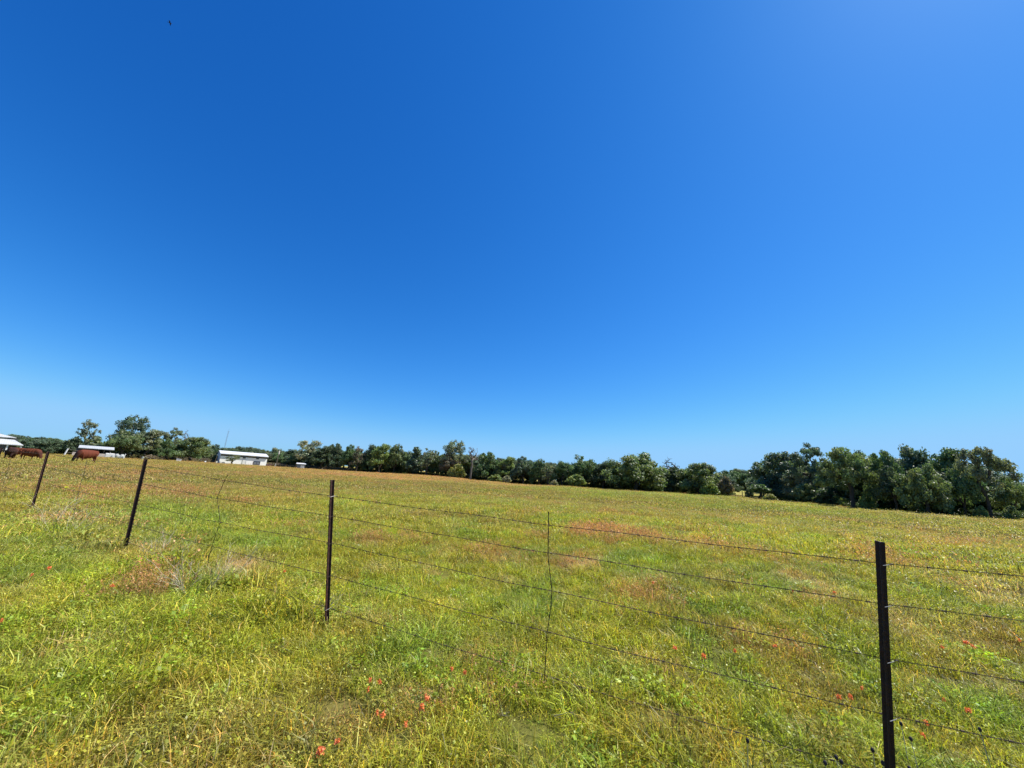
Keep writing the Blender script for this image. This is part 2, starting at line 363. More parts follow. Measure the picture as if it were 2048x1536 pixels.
def bits(n, centers, size, rng, c0, flat=.4):
    """small leaf-like quads round the given centres (n each)"""
    m = len(centers); P = np.repeat(centers, n, 0); k = len(P)
    nrm = rng.normal(size=(k, 3)); nrm[:, 2] = np.abs(nrm[:, 2]) + flat; nrm /= np.linalg.norm(nrm, axis=1)[:, None]
    t = np.cross(nrm, rng.normal(size=(k, 3))); t /= np.linalg.norm(t, axis=1)[:, None] + 1e-9; b = np.cross(nrm, t)
    s = size * (.6 + .8 * rng.random(k))[:, None]
    P = P + rng.normal(size=(k, 3)) * size * .55
    V = np.stack([P - t * s * .6, P - b * s * .42, P + t * s * .6, P + b * s * .42], 1)
    Q = np.arange(k)[:, None] * 4 + np.array([[0, 1, 2, 3]])
    hb = (.6 + .8 * rng.random(k)); hb[rng.random(k) < .12] *= 1.35  # a few quads tinted brighter: sun glints painted into the leaf colour
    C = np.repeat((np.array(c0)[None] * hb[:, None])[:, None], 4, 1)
    return V.reshape(-1, 3), Q, np.zeros((0, 3), int), C.reshape(-1, 3)
def merge(parts):
    V = []; Q = []; T = []; C = []; o = 0
    for v, q, t, c in parts:
        V.append(v); Q.append(q + o); T.append(t + o); C.append(c); o += len(v)
    return np.concatenate(V), np.concatenate(Q), np.concatenate(T), np.concatenate(C)
def clump(name, parts):
    V, Q, T, C = merge(parts); return mesh_np(name, V, [Q, T], M['grass'], C)
G = np.random.default_rng(5)
KINDS = []   # name -> list of indices
KI = {}
def addk(k, me): KI.setdefault(k, []).append(len(KINDS)); KINDS.append(me)
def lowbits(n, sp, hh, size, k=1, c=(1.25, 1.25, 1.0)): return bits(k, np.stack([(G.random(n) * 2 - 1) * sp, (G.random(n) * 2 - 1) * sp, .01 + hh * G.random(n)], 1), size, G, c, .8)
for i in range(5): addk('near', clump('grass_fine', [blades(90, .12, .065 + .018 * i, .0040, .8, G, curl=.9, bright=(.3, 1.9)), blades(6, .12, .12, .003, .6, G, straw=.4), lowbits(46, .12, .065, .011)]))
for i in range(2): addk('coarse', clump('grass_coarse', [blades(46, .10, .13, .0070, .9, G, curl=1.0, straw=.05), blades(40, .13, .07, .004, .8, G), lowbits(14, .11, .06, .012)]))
for i in range(3):
    cen = np.stack([G.normal(size=30) * .07, G.normal(size=30) * .07, .015 + .05 * G.random(30)], 1)
    addk('leaf', clump('broadleaf_weeds', [bits(3, cen, .015 + .003 * i, G, (1.0, 1.2, 1.0), 1.2), blades(50, .12, .065, .004, .7, G)]))
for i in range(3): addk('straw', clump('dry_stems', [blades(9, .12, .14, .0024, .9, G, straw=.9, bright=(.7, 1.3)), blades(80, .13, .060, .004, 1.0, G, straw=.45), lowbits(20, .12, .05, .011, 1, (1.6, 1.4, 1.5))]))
for i in range(3):
    p = blades(20, .13, .17, .0028, .35, G, straw=.0, bright=(.7, 1.3)); tips = p[0].reshape(-1, 5, 3)[:, 4]; mids = p[0].reshape(-1, 5, 3)[:, 2:4].mean(1)
    cen = np.concatenate([tips, tips * .75 + mids * .25, tips * .5 + mids * .5])
    addk('red', clump('red_weeds', [p, blades(50, .13, .07, .004, .8, G, bright=(.4, 1.3)), bits(2, cen, .010, G, (1.15, .9, 1.0), .2)]))
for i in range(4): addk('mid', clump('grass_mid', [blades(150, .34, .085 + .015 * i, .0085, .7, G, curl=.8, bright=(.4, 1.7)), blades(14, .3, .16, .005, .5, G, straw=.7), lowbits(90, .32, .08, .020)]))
for i in range(2):
    p = blades(50, .34, .16, .006, .35, G, bright=(.7, 1.3)); tips = p[0].reshape(-1, 5, 3)[:, 4]
    addk('midred', clump('red_weeds_mid', [p, blades(80, .34, .08, .008, .7, G), bits(2, tips, .020, G, (1.15, .9, 1.0), .2)]))
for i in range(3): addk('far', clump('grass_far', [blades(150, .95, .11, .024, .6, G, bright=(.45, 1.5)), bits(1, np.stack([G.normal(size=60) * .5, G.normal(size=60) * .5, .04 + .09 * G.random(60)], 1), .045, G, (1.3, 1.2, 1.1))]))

def ring_points(R0, R1, dens, azmax=66):
    area = (2 * azmax / 360) * PI * (R1 ** 2 - R0 ** 2); n = int(area * dens)
    R = np.sqrt(RNG.random(n) * (R1 ** 2 - R0 ** 2) + R0 ** 2); a = (RNG.random(n) * 2 - 1) * rad(azmax)
    return R * np.sin(a), R * np.cos(a), R
PLA = ground_hit(250, 1103)[:2]; _pb = ground_hit(652, 1256)[:2] - PLA; PLN = np.array([-_pb[1], _pb[0]]) / np.linalg.norm(_pb)
def build_grass():
    P = []; IDX = []; S = []; C = []; RED = []
    for zone, (R0, R1, dens, azm) in enumerate(((1.1, 9.5, 92, 70), (9.0, 26, 14, 68), (25, 62, 3.2, 64), (60, 185, .6, 62))):
        x, y, R = ring_points(R0, R1, dens, azm)
        col, m = field(x, y); n = len(x); u = RNG.random(n)
        col = col * (.72 + .56 * RNG.random(n))[:, None] * (1 + (RNG.random((n, 3)) - .5) * .18)
        hvar = .72 + .70 * fbm(x, y, .8, 2, 12.5)
        fd = np.abs((x - PLA[0]) * PLN[0] + (y - PLA[1]) * PLN[1]); nearf = np.exp(-(fd / .28) ** 2) * sstep(-.4, -2.2, x)
        if zone == 0:
            m['s'] = m['s'] + .7 * nearf; hvar = hvar * (1 + .75 * nearf)
            idx = RNG.choice(KI['near'], n)
            s = np.ones(n) * (.8 + .5 * RNG.random(n)) * hvar
            pr = m['r'] * .42; ps = .05 + m['s'] * .55 + m['b'] * .25; pl = .05 + m['y'] * .08; pg = .04 + m['g'] * .16
            t = pr + ps + pl + pg; sc_ = np.where(t > .95, .95 / t, 1.0); pr, ps, pl, pg = pr * sc_, ps * sc_, pl * sc_, pg * sc_
            k = u < pr; idx[k] = RNG.choice(KI['red'], k.sum()); red = k.copy()
            k = (u >= pr) & (u < pr + ps); idx[k] = RNG.choice(KI['straw'], k.sum()); 
            k = (u >= pr + ps) & (u < pr + ps + pl); idx[k] = RNG.choice(KI['leaf'], k.sum())
            k = (u >= pr + ps + pl) & (u < t * sc_); idx[k] = RNG.choice(KI['coarse'], k.sum())
        elif zone == 1:
            idx = RNG.choice(KI['mid'], n); s = (.75 + .5 * RNG.random(n)) * hvar; red = u < m['r'] * .42; idx[red] = RNG.choice(KI['midred'], red.sum())
        else:
            idx = RNG.choice(KI['far'], n); s = (.7 + .6 * RNG.random(n)) * (1.0 if zone == 2 else 1.5); red = u < m['r'] * .42
            if zone == 2: k = red & (R < 45); idx[k] = RNG.choice(KI['midred'], k.sum()); s[k] *= 1.2
        col[red] = col[red] * .4 + np.array([.46, .24, .12])[None] * .65
        sx = s[:, None] * np.ones((1, 3)); 
        if zone >= 2: sx[:, 2] = np.minimum(sx[:, 2], 1.1)
        # no tufts inside the treeline shade edge
        z = terrain(x, y) + bump(x, y)
        keep = np.ones(n, bool)
        for q in [ground_hit(*b_) for b_ in ((63, 1021), (250, 1103), (652, 1256), (1082, 1436), (1785, 1640))]:
            dq = np.hypot(x - q[0] * .95, y - q[1] * .95); sx *= (1 - .7 * np.exp(-(dq / .24) ** 2))[:, None]
        if zone == 3:
            az = np.arctan2(x, y); lim = np.interp(az, [az_of(a, line_y(a)) for a in TX], [line_r(a) + 8 for a in TX]); keep = R < lim
        P.append(np.stack([x, y, z], 1)[keep]); IDX.append(idx[keep]); S.append(sx[keep]); C.append(col[keep]); RED.append(red[keep])
    P = np.concatenate(P); IDX = np.concatenate(IDX); S = np.concatenate(S); C = np.clip(np.concatenate(C), 0, .8); RED = np.concatenate(RED)
    for nm, sel, lab, cat in (('meadow_grass', ~RED, 'green and yellowing pasture grass with clover and dry stems', 'grass'), ('red_weeds', RED, 'patches of reddish seed-headed weeds growing through the pasture', 'weeds')):
        n = sel.sum(); o = scatter(nm, KINDS, P[sel], IDX[sel], RNG.random(n) * 2 * PI, RNG.normal(size=(n, 2)) * .10, S[sel], C[sel], None)
        tag(o, lab, cat, kind='stuff')
build_grass()

# ------------------------------------------------------------------ trees
def tree_geo(seed, lobes, nclus, crad, nleaf, lsize, trunk_h=.22, tipr=.030, flat=.7, trunk_r=None, gap=0.0, jitter=.15, stems=1, lean=0.0):
    """lobes: (x,y,z,rx,rz,weight) in units of a 10 m tree. Returns wood MB and leaf arrays"""
    rng = np.random.default_rng(seed); L = np.array(lobes, float); w = L[:, 5] / L[:, 5].sum()
    cen = []
    tries = 0
    while len(cen) < nclus and tries < nclus * 40:
        tries += 1
        l = L[rng.choice(len(L), p=w)]; d = rng.normal(size=3); d /= np.linalg.norm(d); r = rng.random() ** .33
        p = np.array([l[0] + d[0] * r * l[3], l[1] + d[1] * r * l[3], l[2] + d[2] * r * l[4]])
        if p[2] < .35: continue
        if cen and gap and min(np.linalg.norm(np.array(cen) - p, axis=1)) < gap: continue
        cen.append(p)
    cen = np.array(cen); wood = MB()
    # branch skeleton grown toward the leaf clusters
    nodes = []; par = []
    for s in range(stems):
        ox = 0 if stems == 1 else (s - (stems - 1) / 2) * .5
        k0 = len(nodes)
        for i in range(5):
            t = i / 4; nodes.append(np.array([ox + lean * t * t * 2 + rng.normal() * .05 * i + (ox * .8 * t), rng.normal() * .05 * i, 10 * trunk_h * t - (.3 if i == 0 else 0)])); par.append(-1 if i == 0 else k0 + i - 1)
    tops = [i * 5 + 4 for i in range(stems)]
    top = nodes[tops[0]]
    order = np.argsort(np.linalg.norm(cen - top, axis=1)); tip = []
    for ci in order:
        c = cen[ci]; best = None; bd = 1e9
        A = np.array(nodes); d = np.linalg.norm(A - c, axis=1); hang = np.maximum(A[:, 2] - c[2], 0) * .5; low = np.where(A[:, 2] < 10 * trunk_h * .7, 3.0, 0)
        j = int(np.argmin(d + hang + low)); st = A[j]; n = max(2, int(d[j] / .8)); prev = j
        for k in range(1, n + 1):
            t = k / n; q = st * (1 - t) + c * t; q = q + np.array([0, 0, .18 * math.sin(PI * t) * d[j] * .5]) + rng.normal(size=3) * jitter * (0 if k == n else 1) * .8
            nodes.append(q); par.append(prev); prev = len(nodes) - 1
        tip.append(prev)
    r2 = np.zeros(len(nodes)); r2[tip] += tipr ** 2
    for i in range(len(nodes) - 1, -1, -1):
        if r2[i] == 0: r2[i] = tipr ** 2
        if par[i] >= 0: r2[par[i]] += r2[i]
    rr = np.sqrt(r2)
    kids = {}
    for i, p in enumerate(par): kids.setdefault(p, []).append(i)
    stack = [c for c in kids[-1]]
    def chain(s0, i):
        pts = [nodes[s0]] if s0 >= 0 else []; rs = [min(rr[s0], rr[i] * 1.15)] if s0 >= 0 else []
        while True:
            pts.append(nodes[i]); rs.append(rr[i]); ks = kids.get(i, [])
            if not ks: break
            ks = sorted(ks, key=lambda q: -rr[q])
            for q in ks[1:]: todo.append((i, q))
            i = ks[0]
        rs[-1] *= .5
        if s0 < 0: rs[0] *= 1.35
        wood.tube(pts, rs, 6 if rs[0] > .08 else 4, cap=False)
    todo = [(-1, s) for s in stack]
    while todo: a, b = todo.pop(); chain(a, b)
    leaf = None
    if nleaf:
        m = len(cen); k = m * nleaf; C0 = np.repeat(cen, nleaf, 0); cr = np.repeat(crad * (.6 + .7 * rng.random(m)), nleaf)[:, None]
        d = rng.normal(size=(k, 3)); d /= np.linalg.norm(d, axis=1)[:, None]; q = rng.random(k)[:, None] ** .45
        P = C0 + d * q * cr * np.array([1, 1, flat])
        nn = d * 1.0 + rng.normal(size=(k, 3)) * .8 + np.array([0, 0, .5]); nn /= np.linalg.norm(nn, axis=1)[:, None]
        t = np.cross(nn, rng.normal(size=(k, 3))); t /= np.linalg.norm(t, axis=1)[:, None] + 1e-9; b = np.cross(nn, t)
        s = lsize * (.55 + .9 * rng.random(k))[:, None]
        V = np.stack([P - t * s * .6, P - b * s * .38, P + t * s * .6, P + b * s * .38], 1).reshape(-1, 3)
        Q = np.arange(k)[:, None] * 4 + np.array([[0, 1, 2, 3]])
        cb = np.repeat(.72 + .56 * rng.random(m), nleaf); hb = np.repeat(.88 + .3 * rng.random(m), nleaf); lb = .75 + .5 * rng.random(k)
        C = np.stack([cb * lb * hb, cb * lb, cb * lb * (.8 + .4 * rng.random(k))], 1)
        leaf = (V, Q, np.repeat(C[:, None], 4, 1).reshape(-1, 3))
    return wood, leaf
def dome(rng, W, lo=1.6, hi=8.8, n=9, r=1.7):
    out = [(0, 0, (lo + hi) / 2 + .3, W * .36, (hi - lo) * .42, 5)]
    for i in range(n):
        a = 2 * PI * i / n + rng.random() * .5; t = rng.random(); z = lo + (hi - lo) * (.15 + .75 * t); k = W * .5 * (1 - .45 * t ** 2) - r * .6
        out.append((math.cos(a) * k, math.sin(a) * k, z, r * (.8 + .5 * rng.random()), r * .75, 1.3))
    return out
VAR = {}
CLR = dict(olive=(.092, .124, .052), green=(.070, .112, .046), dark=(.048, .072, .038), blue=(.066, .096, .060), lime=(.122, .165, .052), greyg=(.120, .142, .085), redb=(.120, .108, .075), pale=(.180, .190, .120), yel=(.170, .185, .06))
def variant(name, wood_mat, *a, **k):
    wood, leaf = tree_geo(*a, **k)
    me = bpy.data.meshes.new(name + '_trunk'); me.from_pydata(wood.v, [], wood.f); me.materials.append(wood_mat); me.polygons.foreach_set('use_smooth', np.ones(len(me.polygons), bool))
    lm = mesh_np(name + '_crown', leaf[0], [leaf[1]], M['foliage'], leaf[2]) if leaf else None
    pts = leaf[0] if leaf else np.array(wood.v)
    W = np.percentile(pts[:, 0], 99) - np.percentile(pts[:, 0], 1); Hh = np.percentile(pts[:, 2], 99.6)
    VAR[name] = (me, lm, W, Hh, (wood, leaf))
tr = np.random.default_rng(21)
for _k in CLR: CLR[_k] = tuple(c * 1.6 for c in CLR[_k])
for i in range(3): variant('oak_dense%d' % i, M['bark'], 100 + i, dome(tr, 10.5, 1.3, 8.9, 11), 140, 1.05, 84, .34, trunk_h=.2)
for i in range(3): variant('oak_tall%d' % i, M['bark'], 120 + i, dome(tr, 8.2, 2.2, 9.1, 9, 1.4), 112, .95, 84, .31, trunk_h=.26, gap=.5)
def open_lobes(rng, n=12, W=9, lo=3.5):
    out = []
    for i in range(n):
        a = 2 * PI * i / n * 2.4; t = (i + .5) / n; z = lo + (9.1 - lo) * t; k = W * .5 * math.sqrt(max(0, 1 - ((z - 5.6) / 4.6) ** 2)) * (.45 + .5 * rng.random())
        out.append((math.cos(a) * k, math.sin(a) * k, z, 1.15, .75, 1))
    return out
for i in range(3): variant('oak_open%d' % i, M['bark'], 140 + i, open_lobes(tr, 15, 9.5, 3.0 + .3 * i), 98, .80, 76, .28, trunk_h=.3, gap=.55, flat=.55)
for i in range(2): variant('skirt_oak%d' % i, M['bark'], 195 + i, dome(tr, 10.8, .2, 9.0, 13, 1.9), 170, 1.15, 80, .36, trunk_h=.16)
for i in range(2): variant('round_oak%d' % i, M['bark'], 145 + i, dome(tr, 8.6, 2.0, 9.3, 11, 1.5), 120, .80, 56, .28, trunk_h=.26, gap=.55, tipr=.034)
for i in range(2): variant('sparse%d' % i, M['bark'], 150 + i, dome(tr, 7, 2.0, 9.2, 9, 1.3), 100, .55, 26, .30, trunk_h=.3, gap=.55, tipr=.04)
for i in range(2): variant('bare%d' % i, M['bark_pale'], 160 + i, dome(tr, 6.5, 4.5, 9.6, 9, .8), 85, .3, 0, .1, trunk_h=.42, gap=.5, tipr=.045, jitter=.35)
for i in range(2): variant('cedar%d' % i, M['bark'], 170 + i, [(0, 0, 3, 2.2, 2.4, 4), (0, 0, 5.5, 1.7, 2.5, 4), (0.2, 0, 8, .9, 1.5, 1.5)], 100, .75, 48, .36, trunk_h=.14)
for i in range(3): variant('bush%d' % i, M['bark'], 180 + i, [(0, 0, 4.2, 4.3, 4.0, 5), (2.5, 0.5, 3.0, 2.6, 2.4, 2), (-2.7, -.3, 3.2, 2.5, 2.6, 2), (.5, 0, 7.2, 2, 1.6, 1)], 90, 1.3, 34, .80, trunk_h=.1, stems=3)
variant('small_oak', M['bark'], 190, [(-1.5, 0, 6.5, 3.2, 2.0, 3), (2.4, 0, 6.0, 3.0, 1.8, 3), (.5, 0, 7.6, 3, 1.6, 2)], 70, 1.2, 44, .60, trunk_h=.34, lean=.5, tipr=.06)
variant('wide_trunked_oak', M['bark'], 191, dome(tr, 11, 2.8, 9.2, 12, 1.5), 150, .98, 80, .31, trunk_h=.24, gap=.5, stems=2, tipr=.038)
variant('leaning_oak', M['bark'], 192, [(-1.2, 0, 8.0, 1.8, 1.2, 3), (.8, 0, 8.4, 1.6, 1.0, 3), (2.6, 0, 7.3, 1.5, .9, 3), (-2.5, 0, 6.6, 1.6, 1.2, 2.5), (0, 0, 6.2, 1.8, 1.3, 3), (4.0, .2, 6.9, 1.1, .5, 1.6), (4.6, .2, 5.7, 1.0, .35, 1.2), (1.6, 0, 4.2, 1.3, .8, 1.2), (-1.8, 0, 4.4, 1.2, .9, 1)], 105, .8, 70, .29, trunk_h=.45, gap=.4, lean=-.25, tipr=.034)

CNT = [0]
def tree(var, x, w, ytop, label, color, dR=0, ybase=None, name='oak_tree', cat='tree', group=None, R=None, rot=None):
    me, lm, W0, H0, _ = VAR[var]; CNT[0] += 1
    R = R or line_r(x) + dR; yb = ybase or line_y(x)
    # find base: straight down from the crown top direction
    top = at(x, ytop, R); az = math.atan2(top[0], top[1])
    b = at(x, yb, R); bx, by = b[0], b[1]; bz = tz(bx, by)
    top = at(x + (yb - ytop) * .0, ytop, R)
    Hh = max(top[2] - bz, .4)
    l = at(x - w / 2, (ytop + yb) / 2, R); r = at(x + w / 2, (ytop + yb) / 2, R); Wd = float(np.linalg.norm((r - l)[:2]))
    e = empty(name, (bx, by, bz))
    sx = Wd / W0; sz = Hh / H0; rz = (-az) if rot is None else rot
    e.rotation_euler = (0, 0, rz)
    if me is not None:
        t = link('trunk', me, e); t.scale = (sx, sx, sz)
    if lm is not None:
        c = link('crown', lm, e); c.scale = (sx, sx, sz); c.color = (*CLR[color], 1)
    tag(e, label, cat, group)
    return e
TG = 'trees along the edge of the pasture'
T = tree
# far left, round the sheds
T('sparse0', 160, 56, 838, 'thin grey half-bare tree standing just left of the low open shed', 'greyg', 6, group=TG)
T('bush0', 140, 44, 874, 'dark round bushy tree at the foot of the thin grey tree', 'dark', 4, name='bushy_tree', group=TG)
T('bush1', 178, 44, 872, 'dull olive bushy tree rising behind the low shed roof', 'olive', 25, name='bushy_tree', group=TG)
T('round_oak0', 247, 84, 829, 'tallest open-crowned oak on the left, rising above its neighbours right of the low shed', 'blue', 5, group=TG)
T('oak_dense0', 240, 74, 862, 'broad olive oak in front of the tallest left-hand oak, over the white tarp pile', 'olive', -4, group=TG)
T('oak_tall0', 285, 62, 858, 'grey-green oak just left of the second fence post', 'greyg', 0, group=TG)
T('oak_open1', 331, 54, 854, 'airy crooked oak with gaps of sky just right of the second fence post', 'greyg', 5, group=TG)
T('oak_dense1', 322, 46, 878, 'low green oak with two thin trunks beneath the airy crooked oak', 'green', -2, group=TG)
T('bare0', 358, 20, 858, 'small reddish snag sticking up above the round dark oak', 'redb', 8, name='bare_tree', group=TG)
T('skirt_oak1', 378, 74, 874, 'round dark wide-skirted oak with several trunks left of the white barn', 'olive', -12, ybase=923, group=TG)
T('oak_tall1', 427, 34, 889, 'dark green tree filling the gap between the round dark oak and the white barn', 'dark', 12, group=TG)
T('sparse1', 463, 30, 909, 'small open tree standing right in front of the white barn wall', 'greyg', R=192, ybase=928.5, name='small_tree')
T('oak_tall2', 545, 30, 896, 'grey-green tree behind the utility pole right of the barn', 'greyg', 12, group=TG)
# middle line
T('cedar0', 574, 30, 899, 'dark bluish tree between the utility pole and the small grey shed', 'dark', 10, name='dark_tree', group=TG)
T('round_oak1', 614, 58, 881, 'tall pale grey oak with gaps of sky right behind the small grey shed', 'pale', 5, group=TG)
T('oak_tall0', 640, 36, 892, 'dark green oak just right of the pale grey oak', 'dark', -2, group=TG)
T('oak_dense1', 664, 40, 888, 'green oak directly behind the top of the third fence post', 'blue', 2, group=TG)
T('oak_tall1', 697, 34, 890, 'dark oak with a level top a little right of the third fence post', 'green', 0, group=TG)
T('sparse0', 712, 28, 893, 'brownish grey twiggy tree left of the bright green tree', 'redb', -3, group=TG, name='twiggy_tree')
T('oak_tall2', 741, 40, 891, 'dark blue-green oak immediately left of the bright green tree', 'dark', 3, group=TG)
T('oak_tall0', 757, 34, 888, 'bright yellow-green tree hanging low over the red strip of the field', 'lime', -5, group=TG)
T('oak_dense2', 787, 42, 890, 'olive round-topped oak right of the bright green tree', 'olive', 2, group=TG)
T('cedar1', 826, 30, 894, 'narrow blue-green tree with a pointed top and black shade at its foot', 'blue', -2, name='dark_tree', group=TG)
T('sparse1', 852, 34, 897, 'dull olive tree with bare twigs at its top left of the tall grey-green oak', 'greyg', -4, group=TG, name='twiggy_tree')
T('oak_dense0', 872, 30, 904, 'low olive tree filling in beside the tall grey-green oak', 'olive', 3, group=TG)
T('round_oak0', 904, 52, 881, 'tall grey-green oak standing well above the middle of the tree line', 'greyg', 0, group=TG)
T('oak_tall1', 900, 38, 905, 'darker tree under the tall grey-green oak', 'redb', -3, group=TG)
T('bush2', 913, 32, 928, 'pale yellowish bushy tree in front of the foot of the tall grey-green oak', 'yel', -10, name='bushy_tree', group=TG)
T('bare1', 941, 26, 894, 'bare grey dead tree with forked branches right of the tall grey-green oak', 'greyg', -8, name='dead_tree', group=TG)
T('oak_tall2', 934, 28, 912, 'olive tree behind the bare grey dead tree', 'olive', 4, group=TG)
T('oak_dense1', 972, 48, 906, 'full dark green oak just right of the bare dead tree', 'green', 0, group=TG)
T('bush1', 990, 26, 949, 'rounded light green bush at the field edge left of its smaller round twin', 'lime', -12, name='bush', cat='bush')
T('bush0', 1013, 16, 951, 'small ball-shaped pale green bush alone at the field edge', 'pale', -13, name='bush', cat='bush')
T('oak_tall0', 1012, 32, 914, 'yellow-green tree above the small ball-shaped bush', 'lime', 2, group=TG)
T('oak_tall1', 1046, 40, 914, 'dark blue-green oak with a ragged top between two lighter trees', 'blue', 0, group=TG)
T('oak_dense2', 1078, 38, 920, 'dark green tree with a flat top left of the wire stay', 'green', 0, group=TG)
T('sparse1', 1096, 28, 927, 'pale olive tree right above the tip of the wire stay', 'greyg', -3, group=TG)
T('bush2', 1108, 14, 960, 'grey-green low bush on the field edge behind the wire stay', 'pale', -10, name='bush', cat='bush')
T('oak_tall2', 1124, 34, 924, 'mid green tree with a bright patch just right of the wire stay', 'green', -1, group=TG)
T('oak_dense0', 1163, 56, 913, 'high green oak with a rounded double top left of the great domed oak', 'green', 0, group=TG)
T('bush0', 1152, 34, 949, 'yellow-green bush leaning into the field below the double-topped oak', 'lime', -9, name='bush', cat='bush')
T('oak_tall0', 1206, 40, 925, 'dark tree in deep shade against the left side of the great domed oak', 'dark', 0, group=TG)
T('skirt_oak0', 1272, 112, 908, 'great domed oak reaching down to the grass in the middle of the tree line', 'olive', -6, ybase=983, group=TG)
T('bare0', 1341, 40, 916, 'bare grey tree top spreading above the dark bush right of the domed oak', 'greyg', 6, name='dead_tree', group=TG)
T('bush1', 1344, 42, 936, 'dark green bushy tree beneath the bare grey tree top', 'dark', 0, name='bushy_tree', group=TG)
T('skirt_oak1', 1398, 80, 928, 'wide olive oak with a light yellow-green right side left of the clearing', 'olive', -4, ybase=992, group=TG)
T('bush2', 1420, 34, 962, 'yellow-green skirt of a bush at the right foot of the wide olive oak', 'lime', -12, name='bush', cat='bush')
T('bush0', 1453, 28, 954, 'small reddish brown tree at the left edge of the clearing', 'redb', -8, name='bushy_tree', group=TG)
# clearing and right-hand grove
T('small_oak', 1518, 42, 969, 'small green tree on a thin leaning trunk at the mouth of the clearing', 'green', -20, ybase=999, name='small_tree')
T('bush1', 1500, 16, 974, 'dark little bush left of the small leaning-trunk tree', 'blue', -8, name='bush', cat='bush')
T('bush2', 1541, 26, 988, 'low yellow-green bush spilling right of the small leaning-trunk tree', 'yel', -22, name='bush', cat='bush', ybase=1003)
T('skirt_oak1', 1562, 108, 908, 'huge dark round oak forming the left end of the right-hand grove', 'blue', 4, ybase=1004, group=TG)
T('oak_open1', 1625, 84, 887, 'tallest oak of the right-hand grove, its crown full of sky gaps', 'blue', 8, group=TG)
T('bush0', 1614, 50, 968, 'yellow-green undergrowth bush between the first two oaks of the right-hand grove', 'olive', 0, name='bush', cat='bush')
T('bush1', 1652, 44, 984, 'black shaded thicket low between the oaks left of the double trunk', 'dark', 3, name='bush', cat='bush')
T('wide_trunked_oak', 1704, 118, 899, 'spreading oak with a thick double trunk in the right-hand grove', 'olive', -2, ybase=1018, group=TG)
T('round_oak1', 1728, 56, 903, 'blue-green airy oak top behind the spreading double-trunked oak', 'blue', 16, group=TG)
T('bush2', 1738, 34, 986, 'light green bush just right of the thick double trunk', 'lime', 0, name='bush', cat='bush')
T('bush0', 1688, 22, 996, 'light green bush just left of the thick double trunk', 'lime', 2, name='bush', cat='bush')
T('oak_dense1', 1783, 84, 906, 'green oak above the right-hand end of the fence, with two slim trunks', 'green', 3, group=TG)
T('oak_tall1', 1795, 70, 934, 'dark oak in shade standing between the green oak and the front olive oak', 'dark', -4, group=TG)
T('oak_tall2', 1846, 84, 896, 'tall round-topped oak at the back of the right-hand grove', 'blue', 12, group=TG)
T('skirt_oak0', 1858, 104, 932, 'front olive oak with drooping low boughs touching the field', 'olive', -3, ybase=1029, group=TG)
T('oak_tall0', 1915, 84, 899, 'back oak whose top stands between the round-topped oak and the far-right leaning oak', 'green', 12, group=TG)
T('oak_dense0', 1934, 86, 942, 'dark hollow-looking oak with black shade beneath near the right edge', 'green', 2, ybase=1035, group=TG)
T('leaning_oak', 1986, 122, 896, 'tall oak with a bare dark lower trunk spreading toward the right edge', 'greyg', 0, ybase=1039, group=TG)
T('bush1', 1964, 28, 1012, 'bright green bush at the left foot of the tall bare-trunked oak', 'lime', -2, name='bush', cat='bush')
T('oak_tall1', 2036, 74, 956, 'olive tree cut off by the right edge of the picture', 'olive', 2, group=TG)
T('bush2', 2026, 34, 1012, 'grey-green bush at the right edge under the cut-off olive tree', 'olive', -2, name='bush', cat='bush')

# woodland mass behind
SX = [0, 50, 100, 135, 200, 300, 400, 430, 450, 470, 520, 555, 640, 700, 800, 870, 920, 960, 1040, 1130, 1200, 1300, 1380, 1440, 1480, 1510, 1600, 1700, 1800, 1900, 2000, 2048]
SY = [864, 867, 872, 880, 885, 890, 889, 893, 891, 889, 896, 898, 896, 896, 900, 903, 903, 910, 916, 922, 923, 925, 934, 941, 933, 935, 926, 920, 912, 908, 930, 958]
def build_woods():
    src = []
    for k in ('oak_dense0', 'oak_dense1', 'oak_tall0', 'oak_tall1', 'oak_tall2', 'oak_dense2'):
        wood, leaf = VAR[k][4]; wv = np.array(wood.v); q = [f for f in wood.f if len(f) == 4]
        V = np.concatenate([leaf[0], wv]); C = np.concatenate([leaf[2], np.tile([[1.0, .8, .8]], (len(wv), 1))])
        src.append(mesh_np('woodland_source', V, [leaf[1], np.array(q) + len(leaf[0])], M['foliage_far'], C))
    P = []; I = []; S = []; C = []
    r = np.random.default_rng(77); azs = [az_of(a, line_y(a)) for a in range(-60, 2110, 10)]; pxs = list(range(-60, 2110, 10))
    for row, (d0, hs) in enumerate(((7, .90), (17, .97), (32, 1.0), (52, 1.0))):
        px = -60.0
        while px < 2110:
            R = line_r(min(max(px, 0), 2048)) + d0 + r.uniform(-4, 4)
            if 1457 < px < 1516: R = max(R, 225 + row * 12)
            a = float(np.interp(px, pxs, azs)); x, y = R * math.sin(a), R * math.cos(a); z = tz(x, y)
            top = at(px, float(np.interp(px, SX, SY)), R)[2]; Hh = (top - z) * hs * r.uniform(.9, 1.02)
            Hh = min(max(Hh, 3.5), 22); k = r.integers(0, 6); W = Hh * r.uniform(.8, 1.2)
            P.append((x, y, z)); I.append(k); S.append((W / 9.5, W / 9.5, Hh / 9.8)); c = np.array(CLR[['blue', 'dark', 'green', 'olive', 'greyg'][r.choice(5, p=[.35, .2, .2, .15, .1])]]) * r.uniform(.8, 1.2); C.append(c)
            px += W * .5 * FPX / (R * math.cos(a) ** 2)
    n = len(P); o = scatter('woodland', src, P, I, r.random(n) * 2 * PI, np.zeros((n, 2)), S, np.array(C), None)
    tag(o, 'dense dark woodland massed behind the first row of trees', 'woodland', kind='stuff')
build_woods()

